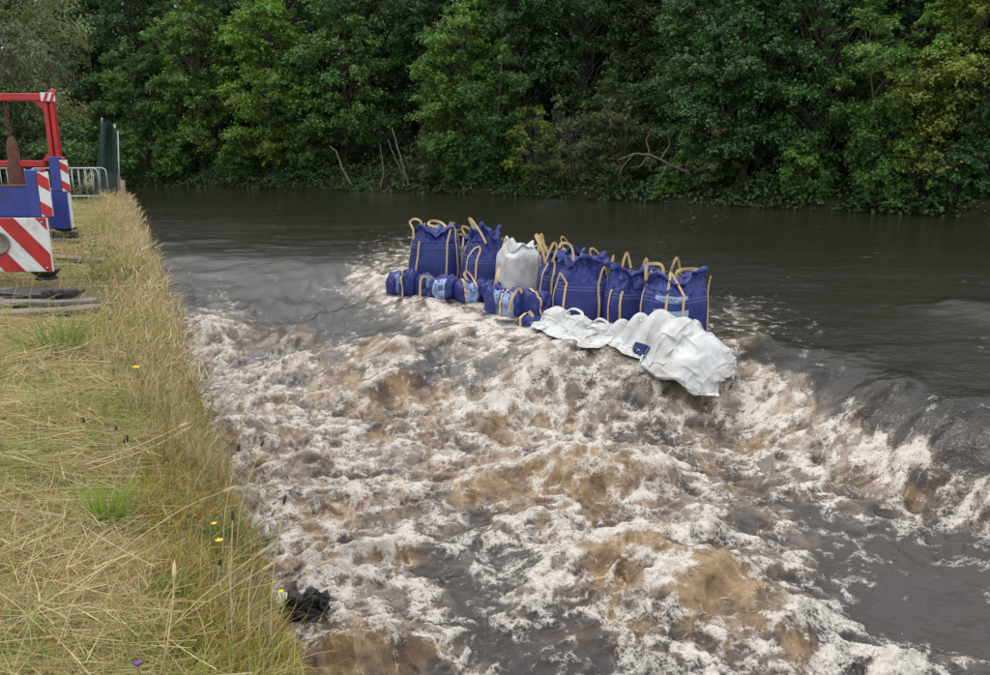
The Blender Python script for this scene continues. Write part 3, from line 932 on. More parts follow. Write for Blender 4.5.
far_tree('shrub', 0, 'waterside_shrub', 880, .8, .72, (.95, 1.1, 1.05), 'green shrub at the waterline under the light green bulging tree', G3, 'shrub', rz=5.5)
far_tree('shrub', 1, 'waterside_shrub', 950, .8, .72, (.8, .95, 1.05), 'dark shrub at the waterline under the browning tree', G3, 'shrub', rz=1.5)
far_tree('loose', 1, 'waterside_shrub', 912, .8, .6, (1.4, 1.6, .8), 'small bright green bush between two dark ones near the picture\'s edge', G3, 'shrub', rz=1.0)

# leaning bare stems in the dark hollow and the fallen dead branch
def bare_stem(name, uv, y, r, label, group, twigs=(), mat=None):
    rs = np.random.RandomState(int(uv[0][0]))
    pts = [Vector((X(u, y + dy, Z(v, y + dy)), y + dy, Z(v, y + dy))) for u, v, dy in uv]
    root = empty(name, pts[0])
    def fine(ps, r0, r1):
        q = []
        for a, b in zip(ps, ps[1:]):
            for i in range(4):
                q.append(a.lerp(b, i / 4) + Vector(rs.normal(0, r0 * .35, 3)))
        q.append(ps[-1])
        mb = MB(); mb.tube([p - pts[0] for p in q], [r0 + (r1 - r0) * i / (len(q) - 1) for i in range(len(q))], 7)
        return mb
    fine(pts, r, r * .35).build('stem', mat or DEADWOOD, root)
    for tw in twigs:
        fine([Vector((X(u, y + dy, Z(v, y + dy)), y + dy, Z(v, y + dy))) for u, v, dy in tw], r * .4, r * .12).build('twig', mat or DEADWOOD, root)
    tag(root, label, 'branch', group)
G4 = 'bare leaning stems in the dark hollow'
yh = far_point(far_t(395), 0).y - .3
bare_stem('leaning_stem', ((411, 191, 0), (405, 172, 0), (399, 152, .3), (392, 128, 1)), yh, .10, 'pale bare stem leaning left out of the dark hollow by the water', G4)
bare_stem('leaning_stem', ((399, 191, 0), (404, 178, 0), (396, 160, .3), (388, 140, 1)), yh + .5, .07, 'thin crooked stem beside the pale leaning one', G4)
bare_stem('leaning_stem', ((381, 190, 0), (384, 170, .2), (380, 145, .8)), yh + .8, .06, 'upright grey stem at the middle of the dark hollow', G4)
bare_stem('leaning_stem', ((352, 186, 0), (343, 170, .2), (336, 152, .5), (330, 146, 1)), yh + 1.2, .09, 'stem leaning far left at the dark hollow\'s left side', G4)
yb = far_point(far_t(665), 0).y - .9
bare_stem('dead_branch', ((700, 180, .8), (685, 172, .3), (668, 164, .1), (650, 155, 0), (634, 153, 0), (618, 160, .1)), yb, .085, 'pale dead branch reaching left over the water from the far bank', None,
          twigs=(((668, 164, .1), (660, 178, 0), (648, 192, 0)), ((650, 155, 0), (640, 166, 0), (630, 168, 0)), ((650, 155, 0), (646, 140, .2), (652, 128, .3)), ((685, 172, .3), (690, 155, .4), (686, 140, .5)), ((634, 153, 0), (622, 168, 0), (618, 178, 0)), ((660, 160, .1), (670, 145, .3), (668, 132, .3))))

# undergrowth that hides the soil of the far bank
def undergrowth():
    rs = np.random.RandomState(77)
    n = 42000
    t0, t1 = far_t(-40), far_t(1090)
    t = rs.uniform(t0, t1, n)
    off = rs.gamma(1.3, 1.9, n) - .35
    deep = rs.rand(n) < .32
    off = np.where(deep, rs.uniform(5, 34, n), off)
    P = np.zeros((n, 3))
    tg = np.arange(t0 - 1, t1 + 1, .5)
    A = np.array([far_point(q, 0)[:] for q in tg]); B = np.array([far_point(q, 1)[:] for q in tg])
    for k in range(2):
        a_ = np.interp(t, tg, A[:, k]); b_ = np.interp(t, tg, B[:, k])
        P[:, k] = a_ + (b_ - a_) * off
    lv = np.interp(off, [o for o, _ in OFFS], [h for _, h in OFFS])
    lump = np.clip(.55 + 1.1 * fbm(t * .45, off * .5, 3, 301), .05, 2)
    P[:, 2] = np.maximum(lv, .02) + rs.rand(n) ** 1.3 * lump * np.interp(off, [-.4, .6, 12], [.5, 1.3, 1.6])
    nm = rs.normal(0, .45, (n, 3)) + np.array([.1, -.35, .8])
    base = np.array([.045, .075, .028])
    tn = base[None] * rs.uniform(.6, 1.35, (n, 1)) * (1 + .35 * fbm(t * .3, off * .3, 2, 303))[:, None] * np.stack([rs.uniform(.85, 1.3, n), np.ones(n), np.ones(n)], 1)
    me = leaves_mesh('undergrowth', P, nm, rs.uniform(.14, .30, n) * np.where(deep, 2.2, 1), tn, rs)
    tag(link('undergrowth', me), 'leafy undergrowth along the far waterline', kind='stuff')
undergrowth()
# ================================================================== bulk bags in the river
def fabric(name, c1, c2, rough=.5, weave=160):
    m, nt, bs, out = nodes_of(name)
    tc = N(nt, 'ShaderNodeTexCoord')
    f = noise_n(nt, tc.outputs['Object'], 3.2, 6, .62)
    c = mixc(nt, ramp_n(nt, f, .36, .66), c1, c2)
    L(nt, c, bs.inputs['Base Color'])
    bs.inputs['Roughness'].default_value = rough
    bs.inputs['Specular IOR Level'].default_value = .35
    w = N(nt, 'ShaderNodeTexWave', wave_type='BANDS', bands_direction='Z'); w.inputs['Scale'].default_value = weave
    w.inputs['Distortion'].default_value = 1.5
    L(nt, tc.outputs['Object'], w.inputs['Vector'])
    g = noise_n(nt, tc.outputs['Object'], 17, 5, .6, .6)
    b = bump_n(nt, g, .45, .02)
    L(nt, bump_n(nt, w.outputs['Fac'], .12, .004, b), bs.inputs['Normal'])
    return m
BLUE = fabric('blue_woven_fabric', (.022, .030, .150), (.036, .050, .215))
WHITE = fabric('white_woven_fabric', (.66, .67, .66), (.47, .46, .43), .5)
def slack(name, c1, c2):
    m = fabric(name, c1, c2)
    nt = m.node_tree; bs = [n_ for n_ in nt.nodes if n_.type == 'BSDF_PRINCIPLED'][0]
    tc = N(nt, 'ShaderNodeTexCoord')
    v = N(nt, 'ShaderNodeTexVoronoi', feature='DISTANCE_TO_EDGE'); v.inputs['Scale'].default_value = 5.5
    w = N(nt, 'ShaderNodeTexNoise'); w.inputs['Scale'].default_value = 4.0
    L(nt, tc.outputs['Object'], w.inputs['Vector'])
    L(nt, mixc(nt, .22, tc.outputs['Object'], w.outputs['Color'], 'ADD'), v.inputs['Vector'])
    old = bs.inputs['Normal'].links[0].from_socket
    L(nt, bump_n(nt, ramp_n(nt, v.outputs['Distance'], 0, .35), .8, .05, old), bs.inputs['Normal'])
    return m
BLUE_SLACK = slack('slack_blue_fabric', (.026, .036, .175), (.044, .060, .245))
WHITE_SLACK = slack('slack_white_fabric', (.66, .67, .66), (.56, .57, .57))
STRAP = simple('tan_webbing', (.68, .48, .18), (.56, .42, .25), .7, 14, bump=.3)
PRINT = simple('pale_blue_print', (.34, .45, .66), (.24, .33, .56), .55, 40, bump=.1, lo=.3, hi=.7)
INK = simple('navy_ink', (.03, .04, .16), (.05, .06, .22), .55, 20, bump=0)
STITCH = simple('pale_stitching', (.16, .19, .42), (.11, .13, .34), .6, 30, bump=0)

def sup(th, n):
    return 1.0 / (abs(math.cos(th)) ** n + abs(math.sin(th)) ** n) ** (1.0 / n)

def strap_mesh(pts, nrms, hw=.03, th=.008):
    """flat webbing along pts with the given face normals"""
    mb = MB(); vs, fs = [], []
    m = len(pts)
    for i in range(m):
        d = (pts[min(i + 1, m - 1)] - pts[max(i - 1, 0)]).normalized()
        n = nrms[i] - d * nrms[i].dot(d)
        n = n.normalized() if n.length > 1e-5 else d.orthogonal().normalized()
        w = d.cross(n)
        for a, b in ((-1, 0), (1, 0), (1, 1), (-1, 1)):
            vs.append(pts[i] + w * hw * a + n * th * b)
    for i in range(m - 1):
        for k in range(4):
            a, b = i * 4 + k, i * 4 + (k + 1) % 4
            fs.append((a, b, b + 4, a + 4))
    fs += [(3, 2, 1, 0), tuple((m - 1) * 4 + k for k in range(4))]
    return mb.add(vs, fs)

def smooth_path(ps, n=6):
    out = []
    P = [ps[0]] + list(ps) + [ps[-1]]
    for i in range(1, len(P) - 2):
        p0, p1, p2, p3 = P[i - 1], P[i], P[i + 1], P[i + 2]
        for k in range(n):
            t = k / n
            out.append(.5 * ((2 * p1) + (p2 - p0) * t + (2 * p0 - 5 * p1 + 4 * p2 - p3) * t * t + (3 * p1 - p0 - 3 * p2 + p3) * t ** 3))
    out.append(P[-2])
    return out

def text_tris(body):
    cu = bpy.data.curves.new('lettering', 'FONT'); cu.body = body; cu.align_x = 'CENTER'; cu.resolution_u = 3
    o = bpy.data.objects.new('lettering', cu); col.objects.link(o)
    dg = bpy.context.evaluated_depsgraph_get()
    me = bpy.data.meshes.new_from_object(o.evaluated_get(dg))
    vs = [v.co.copy() for v in me.vertices]; fs = [tuple(p.vertices) for p in me.polygons]
    bpy.data.objects.remove(o); bpy.data.meshes.remove(me)
    return vs, fs

def upright_bag(name, label, u, y, w, d, v_sh, v_top, rot, seed, prints=(), mat=None, loops=(1, 1, 1, 1), gather=.72, group='upright bulk bags in the river', n=2.9, texts=(), z0=-.42, seams=True, skirt=1.0, slackness=1.0):
    mat = mat or BLUE
    rs = np.random.RandomState(seed)
    zs, zt = Z(v_sh + 1.5, y - d * .4) - z0, Z(v_top + 5, y) - z0
    w, d = w * 1.12, d * 1.06
    root = empty(name, (X(u, y, .3), y, z0), rot)
    tag(root, label, 'bulk bag', group)
    NT = 96
    ths = np.linspace(0, 2 * math.pi, NT, endpoint=False)
    shape = np.array([sup(t, n) for t in ths])
    lean = rs.normal(0, .025, 2)
    def body_r(t):                       # swell of the filled bag
        return .88 + .17 * math.sin(math.pi * min(1, t * .84 + .06)) ** .8 + .02 * math.sin(9 * t + seed)
    def ring(scale, z, crum, fold=0.0, kf=7, ph=0.0, sq=1.0, zf=0.0):
        """one level of the bag; crum = crease depth, fold = depth of the gathers"""
        sh = shape ** sq
        ca, sa = np.cos(ths), np.sin(ths)
        cr = crum * (fbm(ca * 2.2 + seed * 3.1, sa * 2.2 + z * 3.3, 3, seed) * .8 + (np.abs(perlin(ca * 3.1 + z * 1.4 + seed, sa * 3.1 - z * 2.2, seed + 5)) - .25) * -1.0)
        g = fold * (np.cos(kf * ths + ph + 1.6 * perlin(ca * 1.3 + seed, sa * 1.3, 9)) * .6 + .7 * perlin(ca * 4 + seed, sa * 4 + z, seed + 2))
        r = sh * scale * (1 + g) + cr
        zz = z + zf * (perlin(ca * 1.2 + seed, sa * 1.2, seed + 8) + .30 * perlin(ca * 2.6, sa * 2.6 + seed, 3))
        return np.stack([ca * r * w / 2 + lean[0] * z, sa * r * d / 2 + lean[1] * z, zz + np.zeros(NT)], 1)
    rows = [ring(.86, 0.0, .01), ring(.93, .04, .02)]
    nb = 24
    for i in range(1, nb + 1):
        t = i / nb
        rows.append(ring(body_r(t), .04 + (zs - .04) * t, .016 + .045 * t ** 5))
    nbody = len(rows)
    H = zt - zs
    tops = []
    kf = 3 + seed % 3
    NT2 = 16
    for i in range(1, NT2 + 1):          # loose cloth folded in over the fill, irregular and slumped
        t = i / NT2
        sc = 1.0 + (gather * .86 - 1.0) * t ** (1.15 * skirt)
        hz = zs + H * (.78 * t ** 1.0) - .02 * math.sin(math.pi * t)
        tops.append(ring(sc * body_r(1), hz, (.05 + .14 * t) * slackness, (.02 + .10 * t) * slackness, kf, seed * .7, 1 - .4 * t, .03 + .13 * t))
    for i in range(1, 6):                # the torn lip, some of it standing and some fallen in
        t = i / 5
        tops.append(ring(gather * (1 + .10 * math.sin(t * 2.2) - .12 * t), zs + H * (.80 + .16 * math.sin(t * 1.6)), .17 * slackness, .10 * slackness, kf, seed * .7, .6, .16 + .05 * t))
    for i in range(1, 7):                # down inside
        t = i / 6
        tops.append(ring(gather * (.95 - .80 * t), zs + H * (.96 - .55 * t), .17 * (1 - t * .5) * slackness, .12 * slackness, kf, seed * .7 + t, .6, .21 * (1 - t * .8)))
    def skin(R, cap_top):
        V = np.concatenate(R, 0)
        m = len(R)
        i, j = np.meshgrid(np.arange(m - 1), np.arange(NT), indexing='ij')
        a = (i * NT + j).ravel(); b = (i * NT + (j + 1) % NT).ravel()
        F = np.stack([a, b, b + NT, a + NT], 1)
        c = len(V)
        if cap_top:
            V = np.concatenate([V, V[-NT:].mean(0)[None] - [[0, 0, .03]]], 0)
            k = np.arange(NT); cf = np.stack([(m - 1) * NT + k, (m - 1) * NT + (k + 1) % NT, np.full(NT, c), np.full(NT, c)], 1)
            tri = [tuple(f) for f in F] + [(f[0], f[1], f[2]) for f in cf]
        else:
            tri = [tuple(f) for f in F] + [tuple(range(NT - 1, -1, -1))]
        me = bpy.data.meshes.new('bag_skin'); me.from_pydata(V.tolist(), [], [tuple(int(x) for x in f) for f in tri])
        me.polygons.foreach_set('use_smooth', np.ones(len(me.polygons), dtype=bool)); me.update()
        return me
    body = link('body', skin(rows, False), mat, root)
    link('gathered_top', skin([rows[-1]] + tops, True), BLUE_SLACK if mat is BLUE else WHITE, root)
    RB = np.stack(rows[1:nbody])                     # body surface for straps and prints
    def surf(th, z, off=.006):
        k = (th % (2 * math.pi)) / (2 * math.pi) * NT
        k0, f = int(k) % NT, k - int(k)
        t = min(max((z - .04) / (zs - .04), 0), 1) * (len(RB) - 1)
        i0 = min(int(t), len(RB) - 2); g = t - i0
        p = (RB[i0, k0] * (1 - f) + RB[i0, (k0 + 1) % NT] * f) * (1 - g) + (RB[i0 + 1, k0] * (1 - f) + RB[i0 + 1, (k0 + 1) % NT] * f) * g
        tq = RB[i0, (k0 + 1) % NT] - RB[i0, k0 - 1]
        nn = Vector((tq[1], -tq[0], 0)).normalized()
        return Vector(p) + nn * off, nn
    # lifting loops across the corners
    for q in range(4):
        if not loops[q]: continue
        tc_ = math.pi / 4 + q * math.pi / 2
        pa, na = surf(tc_ - .24, zs); pb, nb_ = surf(tc_ + .24, zs)
        pts, nr = [], []
        for z in np.linspace(.25, zs - .01, 7):
            p, n_ = surf(tc_ - .24 + .03 * math.sin(3 * z + q), z); pts.append(p); nr.append(n_)
        out = Vector((math.cos(tc_), math.sin(tc_), 0))
        hgt = loops[q] * rs.uniform(.18, .32) * (1.5 if q < 2 else 1)
        flop = out * rs.uniform(-.22, .06) + Vector((-out.y, out.x, 0)) * rs.normal(0, .12)
        mid = (pa + pb) / 2 + flop + Vector((0, 0, hgt))
        arc = smooth_path([pts[-1], pa.lerp(mid, .55) + Vector((0, 0, hgt * .22)), mid, pb.lerp(mid, .5) + Vector((0, 0, hgt * .16)) + flop * .3, pb], 5)
        pts += arc[1:]; nr += [na.lerp(nb_, i / max(1, len(arc) - 2)) for i in range(len(arc) - 1)]
        for z in np.linspace(zs - .06, .25, 6):
            p, n_ = surf(tc_ + .24 + .03 * math.sin(3 * z + q), z); pts.append(p); nr.append(n_)
        strap_mesh(pts, nr, .018, .008).build('strap', STRAP, root)
    if seams:
        for zz in (zs - .05, zs - .10):
            pts, nr = [], []
            for k in range(73):
                p, n_ = surf(2 * math.pi * k / 72, zz, .002); pts.append(p); nr.append(n_)
            strap_mesh(pts, nr, .006, .003).build('seam', STITCH, root)
    # print: (centre angle in the bag's frame, half width m, z low, z high, bulge)
    for (ca, hw_, za, zb, bul) in prints:
        da = hw_ / (w / 2)
        mb = MB(); vs, fs = [], []
        nx, nz = 14, 6
        for i in range(nz + 1):
            for j in range(nx + 1):
                f = j / nx * 2 - 1
                z = za + (zb - za) * i / nz - bul * f * f
                vs.append(surf(ca + f * da, zs - z, .005)[0])
        for i in range(nz):
            for j in range(nx):
                a = i * (nx + 1) + j; fs.append((a, a + 1, a + nx + 2, a + nx + 1))
        mb.add(vs, fs, True).build('print_panel', PRINT, root)
    for (ca, body_, size, zc, bul, ink) in texts:
        vs, fs = text_tris(body_)
        da = 1 / (w / 2)
        hw_ = max(abs(v.x) for v in vs) * size
        out = []
        for v_ in vs:
            xx = v_.x * size
            out.append(surf(ca + xx * da, zs - zc + v_.y * size - bul * (xx / hw_) ** 2, .009)[0])
        MB().add(out, fs).build('lettering', INK if ink else PRINT, root)
    return root

F0 = -math.pi / 2      # the direction of the viewer in a bag's frame
upright_bag('bulk_bag', 'blue bulk bag at the upstream end of the row, tan loops standing on its top', 433, 16.0, .88, .84, 241, 222, rad(-3), 3, loops=(1, 1.1, 1.1, 1.1), gather=.86, skirt=1.5)
upright_bag('bulk_bag', 'blue bulk bag with pale print stripes squeezed behind the first two in the row', 466, 16.7, .80, .78, 244, 228, rad(25), 5, prints=((F0 - .55, .24, .12, .20, .0), (F0 - .55, .24, .30, .36, .0), (F0 - .5, .2, .0, .07, 0)), gather=.72)
upright_bag('bulk_bag', 'blue bulk bag with tall gathered mouth between the first bag and the white one', 486, 15.35, .78, .78, 256, 224, rad(12), 8, loops=(1, 1.5, .8, .9), gather=.66, skirt=.9)
upright_bag('white_bulk_bag', 'single upright white bulk bag in the row of blue ones', 516, 14.75, .62, .62, 256, 238, rad(30), 11, mat=WHITE, loops=(0, 0, 0, 0), gather=.74, n=6, seams=False, skirt=2.6, slackness=.42, group=None)
upright_bag('bulk_bag', 'blue bulk bag with rows of pale lettering beside the white bag', 549, 15.1, .80, .78, 262, 249, rad(-18), 14, prints=((F0 - .62, .20, -.0, .11, .02),),
            texts=((F0 - .42, 'OOO EOY', .125, .33, .0, 0), (F0 - .42, 'UEOOAE', .075, .45, .0, 0), (F0 - .62, 'UOUC', .10, .09, .02, 1)), loops=(1, 1, 1.2, 1), gather=.72)
upright_bag('bulk_bag', 'blue bulk bag with a tangle of pale straps on top, right of the lettered bag', 562, 14.15, .80, .76, 272, 246, rad(6), 17, loops=(1.2, 1.6, 1.3, 1.3), gather=.78)
upright_bag('bulk_bag', 'slumped blue bulk bag with crumpled top in the middle of the downstream half', 583, 13.2, .86, .80, 282, 252, rad(-8), 21, loops=(1.2, 1, .8, 1.1), gather=.80)
upright_bag('bulk_bag', 'blue bulk bag with double seam and one pointed loop, second from the downstream end', 629, 12.75, .72, .74, 289, 262, rad(5), 26, loops=(1, 1.5, .3, .7), gather=.78)
upright_bag('bulk_bag', 'widest blue bulk bag at the downstream end, corner towards the viewer, arched pale print', 674, 11.95, .86, .80, 293, 270, rad(38), 31, prints=((F0 - .95, .26, .0, .10, .05), (F0 - .95, .27, .22, .42, .02)),
            texts=((F0 - .95, 'AOEACO', .085, .085, .05, 1),), loops=(1, 1, 1.2, 1), gather=.88, skirt=1.6)

def low_bag(label, u, v, y, size, rz, tilt, seed, pr=True, straps=1):
    """half sunken sack lying on its side: pillow with pinched ends"""
    rs = np.random.RandomState(seed)
    z = Z(v, y)
    root = empty('sunken_sack', (X(u, y, z), y, z), rz)
    tag(root, label, 'sack', 'small blue sacks lying at the foot of the row')
    lx, ly, lz = size[0] * .66, size[1] * .60, size[2] * .60
    nu, nv = 30, 40
    tl = math.tan(tilt)
    def pt(a, b, off=0.0):
        """a in -1..1 along the sack, b angle round it"""
        k = (1 - abs(a) ** 5) ** .35
        ca, sa = math.cos(b), math.sin(b)
        sq = sup(b, 2.7)
        fo = 1 + .22 * float(perlin(np.array(a * 2.6 + seed), np.array(ca * 1.6 + sa * 2.4), seed)) + .12 * float(perlin(np.array(a * 5 + seed), np.array(b * 2.2), seed + 1)) * 1
        return Vector((a * lx, ca * sq * (ly * k * fo + off), sa * sq * (lz * k * fo + off) + a * lx * tl))
    V, F = [], []
    for i in range(nu + 1):
        a = -.999 + 1.998 * i / nu
        for j in range(nv):
            V.append(pt(a, 2 * math.pi * j / nv))
    for i in range(nu):
        for j in range(nv):
            p, q = i * nv + j, i * nv + (j + 1) % nv
            F.append((p, p + nv, q + nv, q))
    F.append(tuple(range(nv))); F.append(tuple(nu * nv + j for j in range(nv - 1, -1, -1)))
    MB().add(V, F, True).build('body', BLUE, root)
    for k in range(straps):
        a0 = (-.55, .6, .1)[k % 3] + rs.uniform(-.08, .08)
        pts, nr = [], []
        for j in range(26):
            b = .4 + 3.9 * j / 25
            p = pt(a0 + .06 * math.sin(b * 2), b, .006); pts.append(p); nr.append((p - Vector((a0 * lx, 0, a0 * lx * tl))).normalized())
        strap_mesh(pts, nr, .020, .007).build('strap', STRAP, root)
    if pr:
        vs, fs = [], []
        for i in range(9):
            for j in range(13):
                vs.append(pt(-.46 + .92 * i / 8, 2.15 + 1.6 * j / 12, .005))
        for i in range(8):
            for j in range(12):
                a = i * 13 + j; fs.append((a, a + 13, a + 14, a + 1))
        MB().add(vs, fs, True).build('print_panel', PRINT, root)
        for i in range(4):           # worn blocks of lettering across the print
            bx = -.34 + .17 * i
            vs = [pt(bx + .10 * (k % 2), 2.62 + .34 * (k // 2), .010) for k in range(4)]
            MB().add(vs, [(0, 1, 3, 2)]).build('letter_block', INK, root)
    return root
low_bag('small blue sack at the upstream tip of the row, first out of the foam', 397, 285, 15.4, (.30, .40, .40), rad(25), .1, 2, True, 0)
low_bag('blue sack with a broad upright tan strap near the upstream tip', 410, 284, 15.2, (.26, .40, .46), rad(-14), -.12, 4, False, 1)
low_bag('blue sack with rope loop under the first big bag', 425, 288, 15.0, (.26, .42, .42), rad(30), 0, 6, True, 0)
low_bag('round sack with pale printed face under the first big bag', 445, 291, 14.75, (.40, .46, .46), rad(-22), .08, 9, True, 0)
low_bag('pale printed sack below the gap between the first two big bags', 468, 293, 14.5, (.38, .44, .38), rad(20), -.1, 13, True, 1)
low_bag('plain dark blue sack below the tall gathered bag', 486, 291, 14.55, (.36, .42, .34), rad(-28), .1, 15, False, 0)
low_bag('pale printed sack standing lowest in the foam left of the white bag', 496, 306, 13.6, (.28, .40, .56), rad(16), .05, 19, True, 0)
low_bag('sack with looped yellow strap below the white bag', 515, 307, 13.35, (.36, .42, .50), rad(-30), .15, 22, True, 1)
low_bag('crumpled sack crossed by yellow straps below the lettered bag', 537, 308, 13.2, (.42, .46, .48), rad(35), -.2, 25, False, 1)
low_bag('lowest blue sack, nearly under water at the tip of the white sheet', 530, 326, 12.65, (.30, .32, .30), rad(-18), 0, 29, False, 1)

# loose loops standing up among the sacks
def loose_loop(label, uvs, y, hw=.022):
    ps = [Vector((X(u, y + dy, Z(v, y + dy)), y + dy, Z(v, y + dy))) for u, v, dy in uvs]
    root = empty('loose_strap', ps[0])
    pts = smooth_path([p - ps[0] for p in ps], 7)
    strap_mesh(pts, [Vector((.15 * math.sin(i * .5), -1, .5 * math.sin(i * .35))) for i in range(len(pts))], hw, .008).build('webbing', STRAP, root)
    tag(root, label, 'strap', 'loose straps among the sacks')
loose_loop('tan strap bent over the sack below the first big bag', ((420, 297, 0), (421, 279, 0), (428, 277, 0), (440, 281, .1), (456, 280, .2)), 14.75)
loose_loop('thin strap leaning between the round sack and the tall gathered bag', ((474, 297, 0), (476, 285, 0), (468, 272, .3), (464, 275, .3), (472, 284, .2)), 14.3, .016)
loose_loop('bright yellow strap hanging at the white bag\'s lower left corner', ((499, 268, .2), (497, 278, 0), (494, 289, 0)), 14.2, .03)
loose_loop('yellow loop standing over the sack below the white bag', ((509, 312, 0), (511, 300, 0), (518, 289, .1), (521, 292, .1), (514, 300, .1)), 13.05)
loose_loop('yellow strap trailing down into the foam left of the white sheet', ((529, 311, 0), (535, 320, 0), (540, 334, 0)), 12.55, .026)

loose_loop('curled tan loop at the upper left of the first big bag', ((414, 240, 0), (413, 229, .0), (410, 222, .1), (415, 219, .1), (421, 222, .1), (421, 230, .1)), 15.75, .02)
loose_loop('flat tan loop lying on top of the first big bag', ((446, 227, 0), (440, 222, .1), (431, 221, .1), (429, 225, -.05), (438, 227, -.1)), 15.9, .022)
loose_loop('tall tan loop leaning left over the gathered bag', ((486, 243, 0), (479, 230, 0), (471, 219, .1), (470, 221, .15), (480, 236, .15), (490, 247, .1)), 15.0, .02)
loose_loop('pale yellow strap leaning left above the lettered bag', ((546, 264, 0), (541, 247, .0), (536, 236, .1), (539, 237, .15), (549, 254, .15)), 13.75, .024)
loose_loop('pale yellow strap tied in a peak right of the lettered bag', ((545, 262, 0), (550, 250, 0), (554, 243, 0), (557, 248, .05), (552, 262, .05)), 13.7, .02)
loose_loop('tan loop arching over the slumped bag', ((559, 248, 0), (562, 243, 0), (570, 245, 0), (573, 253, 0), (573, 262, -.05)), 13.2, .02)
loose_loop('small pointed tan loop on the second bag from the downstream end', ((622, 268, 0), (624, 259, 0), (627, 253, 0), (629, 259, .05), (631, 268, .05)), 12.6, .018)
loose_loop('squarish tan loop standing on the downstream end bag', ((646, 280, 0), (646, 267, 0), (649, 264, 0), (659, 264, .05), (663, 269, .05), (663, 281, .05)), 11.9, .022)
loose_loop('yellow loop folded flat at the far corner of the downstream end bag', ((676, 277, 0), (678, 271, .0), (688, 269, .05), (700, 270, .05), (699, 274, -.05), (684, 277, -.1)), 12.0, .024)

